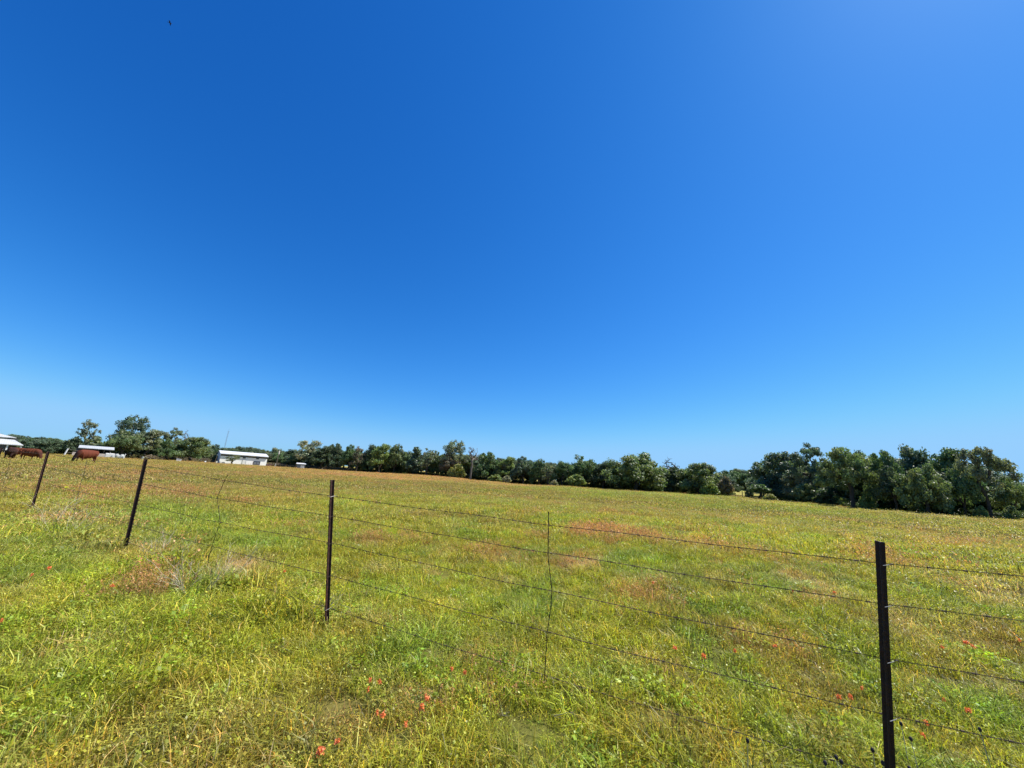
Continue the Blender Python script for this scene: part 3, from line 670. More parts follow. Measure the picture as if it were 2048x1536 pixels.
# dry weedy banks and undergrowth below the trees
def build_scrub():
    r = np.random.default_rng(5); src = []
    for i in range(4):
        cen = np.stack([r.normal(size=70) * .55, r.normal(size=70) * .55, .15 + .75 * r.random(70)], 1)
        src.append(clump('scrub_source', [bits(4, cen, .16, r, (1, 1, 1), .2), blades(60, .9, 1.1, .03, .4, r)]))
    P = []; I = []; S = []; C = []
    def put(x0, x1, dr0, dr1, n, cols, h, y=None):
        for _ in range(n):
            px = r.uniform(x0, x1); R = line_r(px) + r.uniform(dr0, dr1); b = at(px, line_y(px), R); z = tz(b[0], b[1]); s = h * r.uniform(.6, 1.3)
            P.append((b[0], b[1], z)); I.append(r.integers(0, 4)); S.append((s * 1.5, s * 1.5, s)); C.append(np.array(cols[r.integers(len(cols))]) * r.uniform(.7, 1.25))
    mauve = [(.17, .135, .11), (.20, .165, .12), (.14, .12, .09), (.11, .12, .06)]
    put(250, 440, -2, 16, 330, mauve, 1.3); put(536, 700, -2, 12, 420, mauve, 1.25)
    put(0, 250, 4, 20, 160, [(.09, .11, .05), (.12, .13, .06)], 1.0)
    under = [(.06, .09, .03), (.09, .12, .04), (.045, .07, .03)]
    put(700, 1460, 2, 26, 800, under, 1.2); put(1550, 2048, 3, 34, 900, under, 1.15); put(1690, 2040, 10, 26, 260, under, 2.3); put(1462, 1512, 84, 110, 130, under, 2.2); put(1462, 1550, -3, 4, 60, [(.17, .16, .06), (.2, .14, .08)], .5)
    n = len(P); o = scatter('undergrowth', src, P, I, r.random(n) * 2 * PI, np.zeros((n, 2)), S, np.array(C), None)
    tag(o, 'brownish mauve and dark green undergrowth along the far field edge', 'undergrowth', kind='stuff')
build_scrub()

# ------------------------------------------------------------------ fence
class Span: pass
POSTS = [((97, 903), (63, 1021)), ((293, 918), (250, 1103)), ((664, 960), (652, 1256)), ((1760, 1083), (1785, 1640))]
PH = 1.33
def post_frame(t, b):
    rt = ray(*t)[2]; rb = ray(*b)[2]; R = PH / (rt - rb); return at(*b, R), at(*t, R)
PB = [post_frame(t, b) for t, b in POSTS]
v01 = PB[0][0] - PB[1][0]; PBm = PB[0][0] + v01 * 1.0; PBm[2] = tz(PBm[0], PBm[1])
v32 = PB[3][0] - PB[2][0]; PBp = PB[3][0] + v32 * 1.0; PBp[2] = tz(PBp[0], PBp[1])
ALLP = [(PBm, PBm + np.array([-.04, -.03, PH]))] + PB + [(PBp, PBp + np.array([.1, -.05, PH]))]
WY = [[908, 935, 965, 996, 1014], [933, 970, 1011, 1052, 1087], [995, 1037, 1092, 1157, 1220], [1133, 1222, 1337, 1450, 1567]]
def frac(i, y): t, b = POSTS[i]; return (b[1] - y) / (b[1] - t[1])
FR = [[frac(i, y) for y in WY[i]] for i in range(4)]
FR = [FR[0]] + FR + [FR[3]]
fence = empty('barbed_wire_fence', tuple(PB[2][0])); FO = Vector(PB[2][0])
tag(fence, 'rusty five-strand barbed wire fence on steel posts crossing the foreground', 'fence')
fdir = Vector(PB[3][0] - PB[1][0]); fdir.z = 0; fdir.normalize(); fnor = Vector((-fdir.y, fdir.x, 0))   # towards the field
if fnor.y < 0: fnor = -fnor
def post_mesh(b, t, seed):
    b = Vector(b) - FO; t = Vector(t) - FO; ax = (t - b).normalized(); L = (t - b).length
    u = (fdir - ax * fdir.dot(ax)).normalized(); n = ax.cross(u); n = n if n.dot(fnor) > 0 else -n
    tw = rad([0, 14, -10, 24, -16, 8][seed % 6]); u, n = u * math.cos(tw) + n * math.sin(tw), n * math.cos(tw) - u * math.sin(tw)
    # T section: flange on the field side, stem towards the road
    sec = [(-.021, .012), (.021, .012), (.021, .006), (.0045, .002), (.0035, -.030), (-.0035, -.030), (-.0045, .002), (-.021, .006)]
    mb = MB(); vs = []; segs = 14
    for k in range(segs + 1):
        s = -.35 + (L + .35) * k / segs; c = b + ax * s
        vs += [c + u * p + n * q for p, q in sec]
    m = len(sec); fs = [(k * m + j, k * m + (j + 1) % m, (k + 1) * m + (j + 1) % m, (k + 1) * m + j) for k in range(segs) for j in range(m)]
    fs += [tuple(range(m))[::-1], tuple(segs * m + j for j in range(m))]; mb.add(vs, fs)
    for k in range(22):
        c = b + ax * (.12 + k * .054) + n * .016
        if (.12 + k * .054) < L - .02: mb.box(c, (.012, .012, .016), Matrix((u, n, ax)).transposed())
    o = mb.build('fence_post', M['post'], fence, bevel=.001)
    return o, u, n, ax
WPT = []
for i, (b, t) in enumerate(ALLP):
    o, u, n, ax = post_mesh(b, t, i); row = []
    for w in range(5):
        p = Vector(b) * (1 - FR[i][w]) + Vector(t) * FR[i][w] - FO; row.append(p + n * .027)
        if not (i in (1, 2) and w in (0, 1, 2)):
            c = MB(); hs_ = i >= 4; h = [p + n * .030 - u * .034, p + n * .010 - u * .031 + ax * .002, p - n * .034 - u * .006, p - n * .034 + u * .006 - ax * .003, p + n * .008 + u * .031 + ax * .003, p + n * .032 + u * .036, p + n * .02 + u * .045 + ax * .012]
            h = h[3:] if hs_ else h
            c.tube(h, .0017, 5); c.build('wire_clip', M['clip'] if (hs_ or w in (0, 4)) else M['stay'], o)
    WPT.append(row)
def wire(w):
    r = random.Random(w * 5 + 1); mb = MB(); pts = []
    for i in range(len(WPT) - 1):
        a, b = WPT[i][w], WPT[i + 1][w]; L = (b - a).length; n = max(2, int(L / (.012 if i >= 2 else .02)))
        sag = .012 + .01 * r.random()
        for k in range(n): t = k / n; p = a.lerp(b, t); p.z -= sag * 4 * t * (1 - t) - .004 * math.sin(t * 21 + w) * math.sin(t * PI); pts.append(p)
    pts.append(WPT[-1][w])
    d = 0; ph = [0]
    for i in range(1, len(pts)): d += (pts[i] - pts[i - 1]).length; ph.append(d)
    for s in (0, PI):
        q = []
        for p, l in zip(pts, ph):
            a = s + 2 * PI * l / .085; q.append(p + fnor * (math.cos(a) * .0019) + Vector((0, 0, math.sin(a) * .0019)))
        mb.tube(q, .0014, 4)
    # barbs
    l = .05; i = 1
    while l < d:
        while ph[i] < l: i += 1
        p = pts[i]; tdir = (pts[i] - pts[i - 1]).normalized(); a = r.random() * PI
        for e in range(2):
            s1 = tdir.orthogonal().normalized(); s2 = tdir.cross(s1); dr = s1 * math.cos(a + e * 1.3) + s2 * math.sin(a + e * 1.3); off = tdir * (.006 * (e * 2 - 1))
            mb.tube([p + off - dr * .016 + tdir * .003, p + off, p + off + dr * .016 - tdir * .003], [.0006, .0013, .0006], 4)
        mb.tube([p - tdir * .008, p + tdir * .008], .0042, 6)
        l += .14 + .03 * r.random()
    mb.build('barbed_wire', M['wire'], fence)
for w in range(5): wire(w)
def on_span(px, py, i):
    """ray meets the vertical plane of fence span i (ALLP index i..i+1)"""
    a = np.array(WPT[i][2]) + np.array(FO); b = np.array(WPT[i + 1][2]) + np.array(FO); d = ray(px, py); n = np.array([-(b - a)[1], (b - a)[0]]); R = (a[:2] @ n) / (d[:2] @ n)
    return Vector(at(px, py, R)) - FO
STAYS = [(3, [(1097, 1023), (1097, 1054), (1096, 1110), (1100, 1148), (1104, 1182), (1102, 1212), (1094, 1268), (1091, 1330), (1086, 1385), (1083, 1412), (1082, 1432)]),
         (2, [(456, 949), (450, 960), (440, 982), (434, 996), (437, 1012), (439, 1030), (440, 1046), (433, 1065), (424, 1092), (418, 1112), (414, 1140), (412, 1160)]),
         (1, [(174, 921), (170, 938), (167, 951), (161, 968), (154, 1000), (147, 1032), (140, 1056)]), (0, [(21, 918), (14, 945), (7, 968), (0, 992), (-6, 1012)])]
for si, path in STAYS:
    pts = [on_span(x, y, si) for x, y in path]; fine = []
    for i in range(len(pts) - 1):
        n = max(2, int((pts[i + 1] - pts[i]).length / .012))
        for k in range(n): fine.append(pts[i].lerp(pts[i + 1], k / n))
    fine.append(pts[-1]); mb = MB(); rr_ = .0021 if si > 1 else .003
    for s in (0, PI): mb.tube([p + fdir * (math.cos(s + j * .55) * .0022) + fnor * (math.sin(s + j * .55) * .0022) for j, p in enumerate(fine)], rr_, 4)
    mb.build('twisted_wire_stay', M['stay'], fence)

# ------------------------------------------------------------------ cattle
def cow_material(name, body, dark, x0, x1):
    m, nt, out = new_mat(name); p = N(nt, 'ShaderNodeBsdfPrincipled'); p.inputs['Roughness'].default_value = .75; p.inputs['Specular IOR Level'].default_value = .12
    tc = N(nt, 'ShaderNodeTexCoord'); sp = N(nt, 'ShaderNodeSeparateXYZ'); nt.links.new(tc.outputs['Object'], sp.inputs[0])
    mr = N(nt, 'ShaderNodeMapRange'); mr.inputs['From Min'].default_value = x0; mr.inputs['From Max'].default_value = x1
    no = N(nt, 'ShaderNodeTexNoise'); no.inputs['Scale'].default_value = 3.5; no.inputs['Detail'].default_value = 5; nt.links.new(tc.outputs['Object'], no.inputs['Vector'])
    ad = N(nt, 'ShaderNodeMath', operation='MULTIPLY_ADD'); ad.inputs[1].default_value = .5; nt.links.new(no.outputs['Fac'], ad.inputs[0]); nt.links.new(sp.outputs['X'], ad.inputs[2]); nt.links.new(ad.outputs[0], mr.inputs['Value'])
    mx = N(nt, 'ShaderNodeMix', data_type='RGBA'); mx.inputs[6].default_value = (*body, 1); mx.inputs[7].default_value = (*dark, 1); nt.links.new(mr.outputs[0], mx.inputs['Factor'])
    nt.links.new(mx.outputs[2], p.inputs['Base Color']); nt.links.new(p.outputs['BSDF'], out.inputs['Surface']); return m
M['cow_a'] = cow_material('red_cow_dark_neck', (.115, .030, .015), (.014, .007, .006), 1.0, 1.5)
M['cow_b'] = cow_material('red_brown_cow', (.125, .036, .016), (.07, .024, .015), .8, 1.5)
M['cow_c'] = cow_material('dark_rumped_cow', (.028, .013, .010), (.07, .026, .018), -.4, .9)
M['hoof'] = basic('dark_hoof', (.03, .025, .02), .6)
def cow(px, R, heading, label, mat, graze=True, s=1.0, step=.1):
    b = at(px, line_y(px), R); b[2] = tz(b[0], b[1])
    e = empty('cow', tuple(b), heading); e.scale = (s * .93, s * 1.1, s * 1.02)
    mb = MB(); t = lambda pts, rs, n=10: mb.tube(pts, rs, n)
    def blob(c, r, M_=None): mb.ell(c, r, M_, 14, 9)
    # trunk: straight topline, deep chest narrowing to the flank
    for x, z, rx, ry, rz_ in ((-.84, 1.04, .28, .25, .34), (-.58, 1.01, .36, .31, .40), (-.25, .95, .40, .37, .46), (.10, .92, .42, .39, .49), (.42, .93, .38, .34, .48), (.66, .98, .30, .27, .43), (.82, 1.00, .24, .21, .33)):
        blob((x, 0, z), (rx, ry, rz_))
    t([(-1.0, 0, 1.27), (-.4, 0, 1.30), (.3, 0, 1.31), (.72, 0, 1.33)], [.10, .13, .13, .10])
    if graze:
        t([(.72, 0, 1.12), (.98, .02, .94), (1.16, .04, .68), (1.27, .05, .46)], [.33, .26, .19, .15]); hp = Vector((1.30, .05, .42)); hd = Vector((.18, .02, -1)).normalized()
    else:
        t([(.72, 0, 1.14), (1.0, 0, 1.20), (1.22, 0, 1.32)], [.27, .20, .14]); hp = Vector((1.28, 0, 1.36)); hd = Vector((.9, 0, -.45)).normalized()
    t([hp - hd * .06, hp + hd * .08, hp + hd * .24, hp + hd * .36, hp + hd * .41], [.10, .125, .095, .078, .05])
    t([hp + hd * .0, hp + hd * .10 + Vector((-.06, 0, 0))], [.1, .1])
    side = Vector((0, 1, 0))
    for k in (-1, 1): t([hp + side * k * .09, hp + side * k * .17 + Vector((-.02, 0, .03)), hp + side * k * .25 + Vector((-.03, 0, .0))], [.03, .045, .015], 6)
    t([(.62, 0, .78), (.80, 0, .74), (.95, 0, .80)], [.10, .08, .05])   # brisket
    for k, dx in ((-1, step), (1, -step)):
        x = .62 + dx; t([(.60, k * .16, .95), (.62 + dx * .4, k * .18, .70), (x, k * .18, .44), (x + .01, k * .18, .14), (x + .03, k * .18, .03)], [.17, .115, .062, .048, .058])
        x = -.84 - dx; t([(-.74, k * .17, 1.05), (-.70 - dx * .3, k * .19, .76), (x - .06, k * .19, .48), (x - .02, k * .19, .16), (x + .03, k * .19, .03)], [.22, .16, .070, .050, .060])
    blob((-.42, 0, .70), (.20, .15, .12))
    t([(-1.02, 0, 1.26), (-1.13, 0, 1.15), (-1.15, 0, .80), (-1.14, 0, .55)], [.045, .028, .02, .022], 6); blob((-1.14, 0, .46), (.04, .04, .12))
    o = mb.build('body', mat, e, True); rm = o.modifiers.new('skin', 'REMESH'); rm.mode = 'VOXEL'; rm.voxel_size = .028; rm.use_smooth_shade = True
    sm = o.modifiers.new('smooth', 'SMOOTH'); sm.iterations = 16; sm.factor = .5
    tag(e, label, 'cow', 'cattle grazing in the pasture'); return e
def head_for(px, deg): return -az_of(px, 915) + rad(deg)   # 0 = facing right across the line of sight
cow(174, 69, head_for(174, 218), 'red-brown cow with a black face grazing alone, facing left', M['cow_a'], s=1.08)
cow(62, 70, head_for(62, -48), 'red-brown cow grazing with its head down to the right, rightmost of the three together', M['cow_b'], s=.92, step=-.08)
cow(36, 82, head_for(36, 130), 'brown cow standing behind the other two of the left-hand trio', M['cow_b'], graze=False, s=.92)
cow(23, 71, head_for(22, 78), 'dark brown cow seen from behind at the far left', M['cow_c'], s=.95, step=.05)

# ------------------------------------------------------------------ buildings
def frame_at(px0, px1, R0, R1):
    """local frame of a building front between two photo columns: origin at left end, u along front, v away"""
    a = at(px0, line_y(px0), R0); b = at(px1, line_y(px1), R1); a[2] = tz(a[0], a[1]); b[2] = tz(b[0], b[1])
    u = Vector(b - a); u.z = 0; L = u.length; u.normalize(); v = Vector((-u.y, u.x, 0)); v = v if v.dot(Vector((a[0], a[1], 0))) > 0 else -v
    z = min(a[2], b[2]); return Vector((a[0], a[1], z)), math.atan2(u.y, u.x), L
def zat(px, py, R): return at(px, py, R)[2]
def xat(px, py, org, rz, R0, L, pxa, pxb):
    """distance along the front for a photo column (perspective-correct)"""
    d = ray(px, py); u = Vector((math.cos(rz), math.sin(rz))); n = Vector((-u.y, u.x)); R = (org.xy.dot(n)) / Vector((d[0], d[1])).dot(n)
    p = at(px, py, R); return Vector((p[0] - org.x, p[1] - org.y)).dot(u), p[2] - org.z
# white barn
BO, BZ, BL = frame_at(437.5, 531.5, 198.8, 201.6)
barn = empty('barn', BO, BZ); tag(barn, 'long white metal barn with a pale roof and dark windows', 'barn')
g = lambda x, y: xat(x, y, BO, BZ, 204, BL, 437, 531)
wh = g(485, 909.8)[1]; dep = 11.0
mb = MB(); mb.box((BL / 2, dep / 2, wh / 2 - .3), (BL, dep, wh + .6)); mb.build('wall', M['wall_white'], barn)
rise = g(485, 902.6)[1] - g(485, 908.2)[1]; rz0 = wh - .25; half = dep / 2 + 1.5
mb = MB(); th = .16; ro = .3
def slab(mb, y0, z0, y1, z1, x0, x1, th):
    vs = [(x0, y0, z0), (x1, y0, z0), (x1, y1, z1), (x0, y1, z1), (x0, y0, z0 + th), (x1, y0, z0 + th), (x1, y1, z1 + th), (x0, y1, z1 + th)]
    mb.add(vs, [(0, 3, 2, 1), (4, 5, 6, 7), (0, 1, 5, 4), (2, 3, 7, 6), (1, 2, 6, 5), (0, 4, 7, 3)])
slab(mb, -.5, rz0 + .1, dep / 2 - .003, rz0 + rise + .2, -ro, BL + ro, th); slab(mb, dep + .5, rz0 + .1, dep / 2 + .003, rz0 + rise + .2, -ro, BL + ro, th)
roof = mb.build('roof', M['roof_white'], barn)
for x in (0.004, BL - .014):
    mb = MB(); mb.add([(x, 0, wh - .02), (x, dep, wh - .02), (x, dep / 2, rz0 + rise + .15), (x + .01, 0, wh - .02), (x + .01, dep, wh - .02), (x + .01, dep / 2, rz0 + rise + .15)], [(0, 1, 2), (3, 5, 4), (0, 3, 4, 1), (1, 4, 5, 2), (2, 5, 3, 0)])
    mb.build('gable', M['wall_white'], barn)
mb = MB(); mb.box((BL / 2, -.03, wh - .62), (BL - .02, .05, .65)); tb = mb.build('painted_eave_shadow', M['trim_and_shadow'], barn); tb['label'] = 'painted shadow band under the eave'  # shadow of the overhang, painted as a dark strip on the wall
mb = MB(); mb.box((BL / 2, -.56, rz0 + .18), (BL + .6, .06, .26)); mb.build('gutter', M['roof_white'], barn)
def opening(name, px, py, w, h, framemat, innermat, fw=.12, inner='pane'):
    x, z = g(px, py); f = MB()
    f.box((x, -.07, z + h / 2), (w + 2 * fw, .07, fw)); f.box((x, -.07, z - h / 2), (w + 2 * fw, .07, fw))
    for s in (-1, 1): f.box((x + s * (w / 2 + fw / 2), -.068, z), (fw, .07, h - fw - .004))
    o = f.build(name, framemat, barn); p = MB(); p.box((x, -.045, z), (w, .04, h)); p.build(inner, innermat, o); return o
opening('window', 489, 914.2, .8, 1.1, M['trim_and_shadow'], M['glass']); opening('window', 515.5, 915.6, .8, 1.1, M['trim_and_shadow'], M['glass'])
bw = opening('window', 513.3, 926.2, 2.1, 1.35, M['trim_and_shadow'], M['shed_grey'], .22); bw['label'] = 'wide dark-framed ground floor window'
mb = MB(); x, z = g(513.3, 926.2); mb.box((x, -.09, z), (.12, .03, 1.2)); mb.build('mullion', M['trim_and_shadow'], bw)
x, z = g(486.5, 929.5); d = MB(); d.box((x, -.05, 1.05), (1.15, .05, 2.1)); do = d.build('door', M['door_white'], barn); d = MB()
for s in (-1, 1): d.box((x + s * .66, -.06, 1.05), (.12, .06, 2.2))
d.box((x, -.062, 2.22), (1.44, .06, .12)); d.build('door_frame', M['galv'], do); d = MB(); d.ell((x + .4, -.1, 1.0), (.05, .04, .05)); d.build('handle', M['trim_and_shadow'], do)
x0 = g(491, 926)[0]; x1 = g(504, 927)[0]; d = MB(); d.tube([(x0, -1.2, .95), (x1, -1.2, .95)], .035, 6)
for k in range(4): d.tube([(x0 + (x1 - x0) * k / 3, -1.2, 0), (x0 + (x1 - x0) * k / 3, -1.2, .95)], .03, 6)
d.build('railing', M['galv'], barn)

# low open shed on the left
SO, SZ, SL = frame_at(144, 217, 150, 150)
shed = empty('livestock_shed', SO, SZ); tag(shed, 'low open-fronted livestock shed with a pale sheet roof and a whitish pen wall', 'shed')
gs = lambda x, y: xat(x, y, SO, SZ, 150, SL, 146, 224)
sh = gs(190, 897.3)[1]; sr = gs(185, 892.5)[1]; D = 7.0
mb = MB(); slab(mb, -.6, sh - .1, D * .5, sr, .6, SL + .6, .14); slab(mb, D + .6, sh - .1, D * .5 + .004, sr, .6, SL + .6, .14); mb.build('roof', M['roof_grey'], shed)
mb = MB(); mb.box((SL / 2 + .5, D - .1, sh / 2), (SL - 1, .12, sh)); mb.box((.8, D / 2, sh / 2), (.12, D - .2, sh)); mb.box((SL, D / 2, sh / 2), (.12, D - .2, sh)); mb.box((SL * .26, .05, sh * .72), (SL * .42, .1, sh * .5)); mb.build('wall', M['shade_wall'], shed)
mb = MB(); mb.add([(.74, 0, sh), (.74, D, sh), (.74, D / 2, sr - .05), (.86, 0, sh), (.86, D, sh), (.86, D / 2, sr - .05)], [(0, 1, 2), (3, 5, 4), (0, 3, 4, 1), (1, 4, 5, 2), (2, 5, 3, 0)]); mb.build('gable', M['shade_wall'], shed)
for k in range(4): mb = MB(); mb.box((SL * (.48 + .17 * k), -.1, sh / 2), (.16, .16, sh)); mb.build('post', M['pole'], shed)
pw = gs(190, 906.5)[1]
mb = MB(); mb.box((SL * .5, -2.0, pw / 2), (SL * 1.02, .1, pw)); mb.build('pen_wall', M['pen_wall'], shed)
mb = MB(); mb.box((SL * .40, -2.08, pw + .05), (SL * .52, .14, .16)); mb.build('rail', M['trim_white'], shed)

# house with a porch at the far left edge
HO, HZ, HL = frame_at(-70, 40, 150, 150)
house = empty('house', HO, HZ); tag(house, 'house with a pale metal porch roof on slim posts at the left edge', 'house')
gh = lambda x, y: xat(x, y, HO, HZ, 150, HL, -60, 40)
ph = gh(20, 888.5)[1]; pr = gh(20, 878)[1]; ur = gh(10, 873)[1]
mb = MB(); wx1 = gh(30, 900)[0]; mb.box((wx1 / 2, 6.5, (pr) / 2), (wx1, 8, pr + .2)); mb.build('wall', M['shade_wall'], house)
def hip(mb, x0, x1, y0, y1, z0, z1, inx, iny, th=.15):
    a = [(x0, y0, z0), (x1, y0, z0), (x1, y1, z0), (x0, y1, z0)]; b = [(x0 + inx, y0 + iny, z1), (x1 - inx, y0 + iny, z1), (x1 - inx, y1 - iny, z1), (x0 + inx, y1 - iny, z1)]
    lo = [(p[0], p[1], p[2] - th) for p in a]; mb.add(a + b + lo, [(0, 1, 5, 4), (1, 2, 6, 5), (2, 3, 7, 6), (3, 0, 4, 7), (4, 5, 6, 7), (8, 9, 1, 0), (9, 10, 2, 1), (10, 11, 3, 2), (11, 8, 0, 3), (11, 10, 9, 8)])
xe = gh(48, 888)[0]; xi = gh(28.5, 878)[0]
mb = MB(); hip(mb, -3, xe, -.4, 13.5, ph, pr, xe - xi, 3.0); mb.build('porch_roof', M['roof_grey'], house)
mb = MB(); hip(mb, -3, xi + .3, 2.3, 10.8, pr + .45, ur + .9, 3.5, 3.6); mb.build('roof', M['roof_grey'], house)
for px in (13, 22.5, 40.5):
    mb = MB(); x = gh(px, 897)[0]; mb.box((x, (0 if px < 20 or px > 30 else 3.2), ph / 2), (.24, .24, ph)); mb.build('porch_post', M['trim_white'], house)
for px in (-20, 4):
    x = gh(px, 897)[0]; mb = MB(); mb.box((x, 2.46, 1.5), (1.1, .06, 1.2)); w = mb.build('window', M['trim_white'], house); mb = MB(); mb.box((x, 2.42, 1.5), (.95, .04, 1.05)); mb.build('pane', M['glass'], w)

# small grey shed
ZO, ZZ, ZL = frame_at(592.5, 609, 190, 190)
zs = empty('small_shed', ZO, ZZ); tag(zs, 'small grey shed with one white wall panel in front of the trees', 'shed')
gz = lambda x, y: xat(x, y, ZO, ZZ, 190, ZL, 592, 609); hz = gz(600, 928.5)[1]
mb = MB(); mb.box((ZL / 2, 1.5, hz / 2), (ZL, 3, hz)); mb.build('wall', M['shed_grey'], zs)
mb = MB(); slab(mb, -.4, hz + .02, 3.4, hz + .5, -.3, ZL + .3, .12); mb.build('roof', M['roof_white'], zs)
mb = MB(); x = gz(604.5, 934)[0]; mb.box((x, -.04, hz * .42), (1.4, .06, hz * .74)); p = mb.build('door', M['door_white'], zs)
mb = MB(); mb.box((x, -.05, hz * .88), (1.5, .04, .3)); mb.build('vent', M['trim_and_shadow'], zs)

# utility pole, mast, little things near the buildings
def base_pt(px, R, py=None):
    b = at(px, py or line_y(px), R); b[2] = tz(b[0], b[1]); return b
b = base_pt(551.5, 188); hp = at(555, 902, 188)[2] - b[2]
pole = empty('utility_pole', tuple(b)); tag(pole, 'wooden utility pole carrying a white canister right of the barn', 'utility pole')
mb = MB(); mb.tube([(0, 0, -.2), (0, 0, hp)], [.17, .12], 10); mb.build('pole', M['pole'], pole)
mb = MB(); mb.tube([(.28, -.25, hp * .80), (.28, -.25, hp * .80 + 1.35)], .24, 12); mb.ell((.28, -.25, hp * .80 + 1.35), (.24, .24, .1)); mb.build('transformer', M['white_thing'], pole)
mb = MB(); e1 = Vector(at(536, 909, 194)) - Vector(b); mb.tube([(0, 0, hp - .3), tuple(e1 * .5 + Vector((0, 0, -.4 + hp * .5))), tuple(e1)], .035, 5); mb.build('service_cable', M['pole'], pole)
b = base_pt(441, 262); hm = at(448, 861, 262)[2] - b[2]
mast = empty('radio_mast', tuple(b)); tag(mast, 'thin grey lattice radio mast rising behind the left end of the barn', 'mast')
mb = MB(); lg = [(.22 * math.cos(a), .22 * math.sin(a)) for a in (0, 2.09, 4.19)]
for x, y in lg: mb.tube([(x, y, 0), (x * .8, y * .8, hm)], .035, 4)
k = 0; z = 0
while z < hm - .7:
    for q in range(3): mb.tube([(lg[q][0], lg[q][1], z), (lg[(q + 1) % 3][0], lg[(q + 1) % 3][1], z + .7)], .018, 3)
    z += .7
mb.build('lattice', M['galv'], mast)
mb = MB(); mb.tube([(0, 0, hm), (0, 0, hm + 1.2)], .03, 5); mb.tube([(-.7, 0, hm - .2), (.7, 0, hm - .2)], .03, 4); mb.build('antenna', M['galv'], mast)
def prop(name, px, R, builder, label, cat, py=None, rz=0):
    b = base_pt(px, R, py); e = empty(name, tuple(b), -az_of(px, 930) + rz); tag(e, label, cat); builder(e); return e
def gatepost(e): mb = MB(); mb.tube([(-.25, 0, -.1), (.05, 0, 1.75)], [.16, .14], 8); mb.ell((.05, 0, 1.75), (.15, .15, .06)); mb.build('post', M['trim_white'], e); mb = MB(); mb.tube([(.1, 0, 1.6), (2.2, 0, 1.45)], .04, 5); mb.tube([(.0, 0, .9), (2.2, 0, .8)], .04, 5); mb.build('rail', M['pole'], e)
prop('gatepost', 130.5, 147, gatepost, 'white leaning gatepost with rails left of the low shed', 'gatepost')
def tank(e):
    mb = MB(); mb.box((0, 0, .75), (1.7, 1.2, 1.1)); mb.build('container', M['white_thing'], e, bevel=.15); mb = MB()
    for x in (-.7, .7): mb.box((x, 0, .12), (.12, 1.1, .24))
    mb.build('skid', M['pole'], e)
prop('white_container', 218, 143, tank, 'boxy white container at the right end of the low shed', 'container')
def heap(sc, mat, seed, nm='cover'):
    def f(e):
        r = random.Random(seed); mb = MB()
        for _ in range(14): mb.ell((r.uniform(-1, 1) * sc[0], r.uniform(-.5, .5) * sc[1], r.uniform(.1, .5) * sc[2]), (sc[0] * r.uniform(.3, .5), sc[1] * r.uniform(.3, .6), sc[2] * r.uniform(.35, .55)), None, 9, 6)
        o = mb.build(nm, mat, e, True); q = o.modifiers.new('skin', 'REMESH'); q.mode = 'VOXEL'; q.voxel_size = .09
        if nm == 'cover':
            mb = MB()
            for _ in range(5): x = r.uniform(-1.2, 1.2) * sc[0]; mb.tube([(x, -sc[1] * .6, 0), (x + r.uniform(-.3, .3), -sc[1] * .55, sc[2] * r.uniform(.7, 1.1))], .05, 5)
            mb.build('stakes', M['trim_white'], e)
    return f
prop('tarp_pile', 233, 143, heap((1.1, 1.0, 1.5), M['tarp'], 4), 'grey-white crumpled tarp-covered pile under the left-hand oaks', 'pile')
prop('scrap_heap', 537.5, 187, heap((.95, .8, 1.3), M['rust'], 9, 'scrap'), 'brown rusty heap against the right end of the barn', 'heap')
def postlet(e): mb = MB(); mb.tube([(0, 0, -.1), (.2, 0, 1.25)], [.1, .08], 7); mb.build('shaft', M['trim_white'], e); mb = MB(); mb.ell((.2, 0, 1.3), (.13, .13, .1)); mb.build('cap', M['white_thing'], e)
prop('marker_post', 246, 142, postlet, 'short white leaning post right of the tarp pile', 'post')
prop('marker_post', 549, 180, postlet, 'short white-topped post at the foot of the utility pole', 'post')
def bucket2(e): mb = MB(); mb.tube([(0, 0, 0), (0, 0, .45)], [.22, .28], 10); mb.build('lower_bucket', M['white_thing'], e); mb = MB(); mb.ell((.05, 0, .75), (.3, .25, .25)); mb.build('upper_sack', M['tarp'], e)
prop('feed_bucket', 284, 150, bucket2, 'white bucket with a pale sack, just left of the second fence post top', 'bucket')
def crate(e): mb = MB(); mb.box((0, 0, .4), (1.2, .8, .8)); mb.build('box', M['white_thing'], e, bevel=.05); mb = MB(); mb.box((0, 0, .84), (1.3, .9, .08), Matrix.Rotation(.25, 3, 'Y')); mb.build('lid', M['trim_white'], e)
prop('white_crate', 357, 158, crate, 'white box with a tilted lid at the foot of the round dark oak', 'box')
def ball(e): mb = MB(); mb.tube([(0, 0, 0), (0, 0, .22), (0, 0, .5), (0, 0, .62)], [.30, .36, .30, .14], 10); mb.build('drum', M['white_thing'], e); mb = MB(); mb.tube([(-.3, 0, .5), (0, 0, .82), (.3, 0, .5)], .03, 5); mb.build('handle', M['galv'], e)
prop('white_drum', 410, 170, ball, 'small white drum alone in the grass left of the barn', 'drum')
def stakes(e):
    mb = MB(); mb.tube([(0, 0, -.1), (.35, 0, 3.3)], .09, 7); mb.build('post', M['pole'], e); mb = MB(); mb.box((.4, 0, 3.35), (.5, .3, .35)); mb.build('lamp_head', M['galv'], e)
prop('yard_post', 428.5, 196, stakes, 'grey yard post with a small box on top left of the barn', 'post')
def clutter(e):
    for x in (-.6, .5): mb = MB(); mb.tube([(x, 0, 0), (x, 0, .9)], .28, 9); mb.build('barrel', M['trim_white'], e)
    mb = MB(); mb.box((1.6, .2, .35), (1.1, .8, .7)); mb.build('bin', M['white_thing'], e, bevel=.05)
prop('barrels', 436, 192, clutter, 'white barrels and bin clustered at the left corner of the barn', 'barrels')
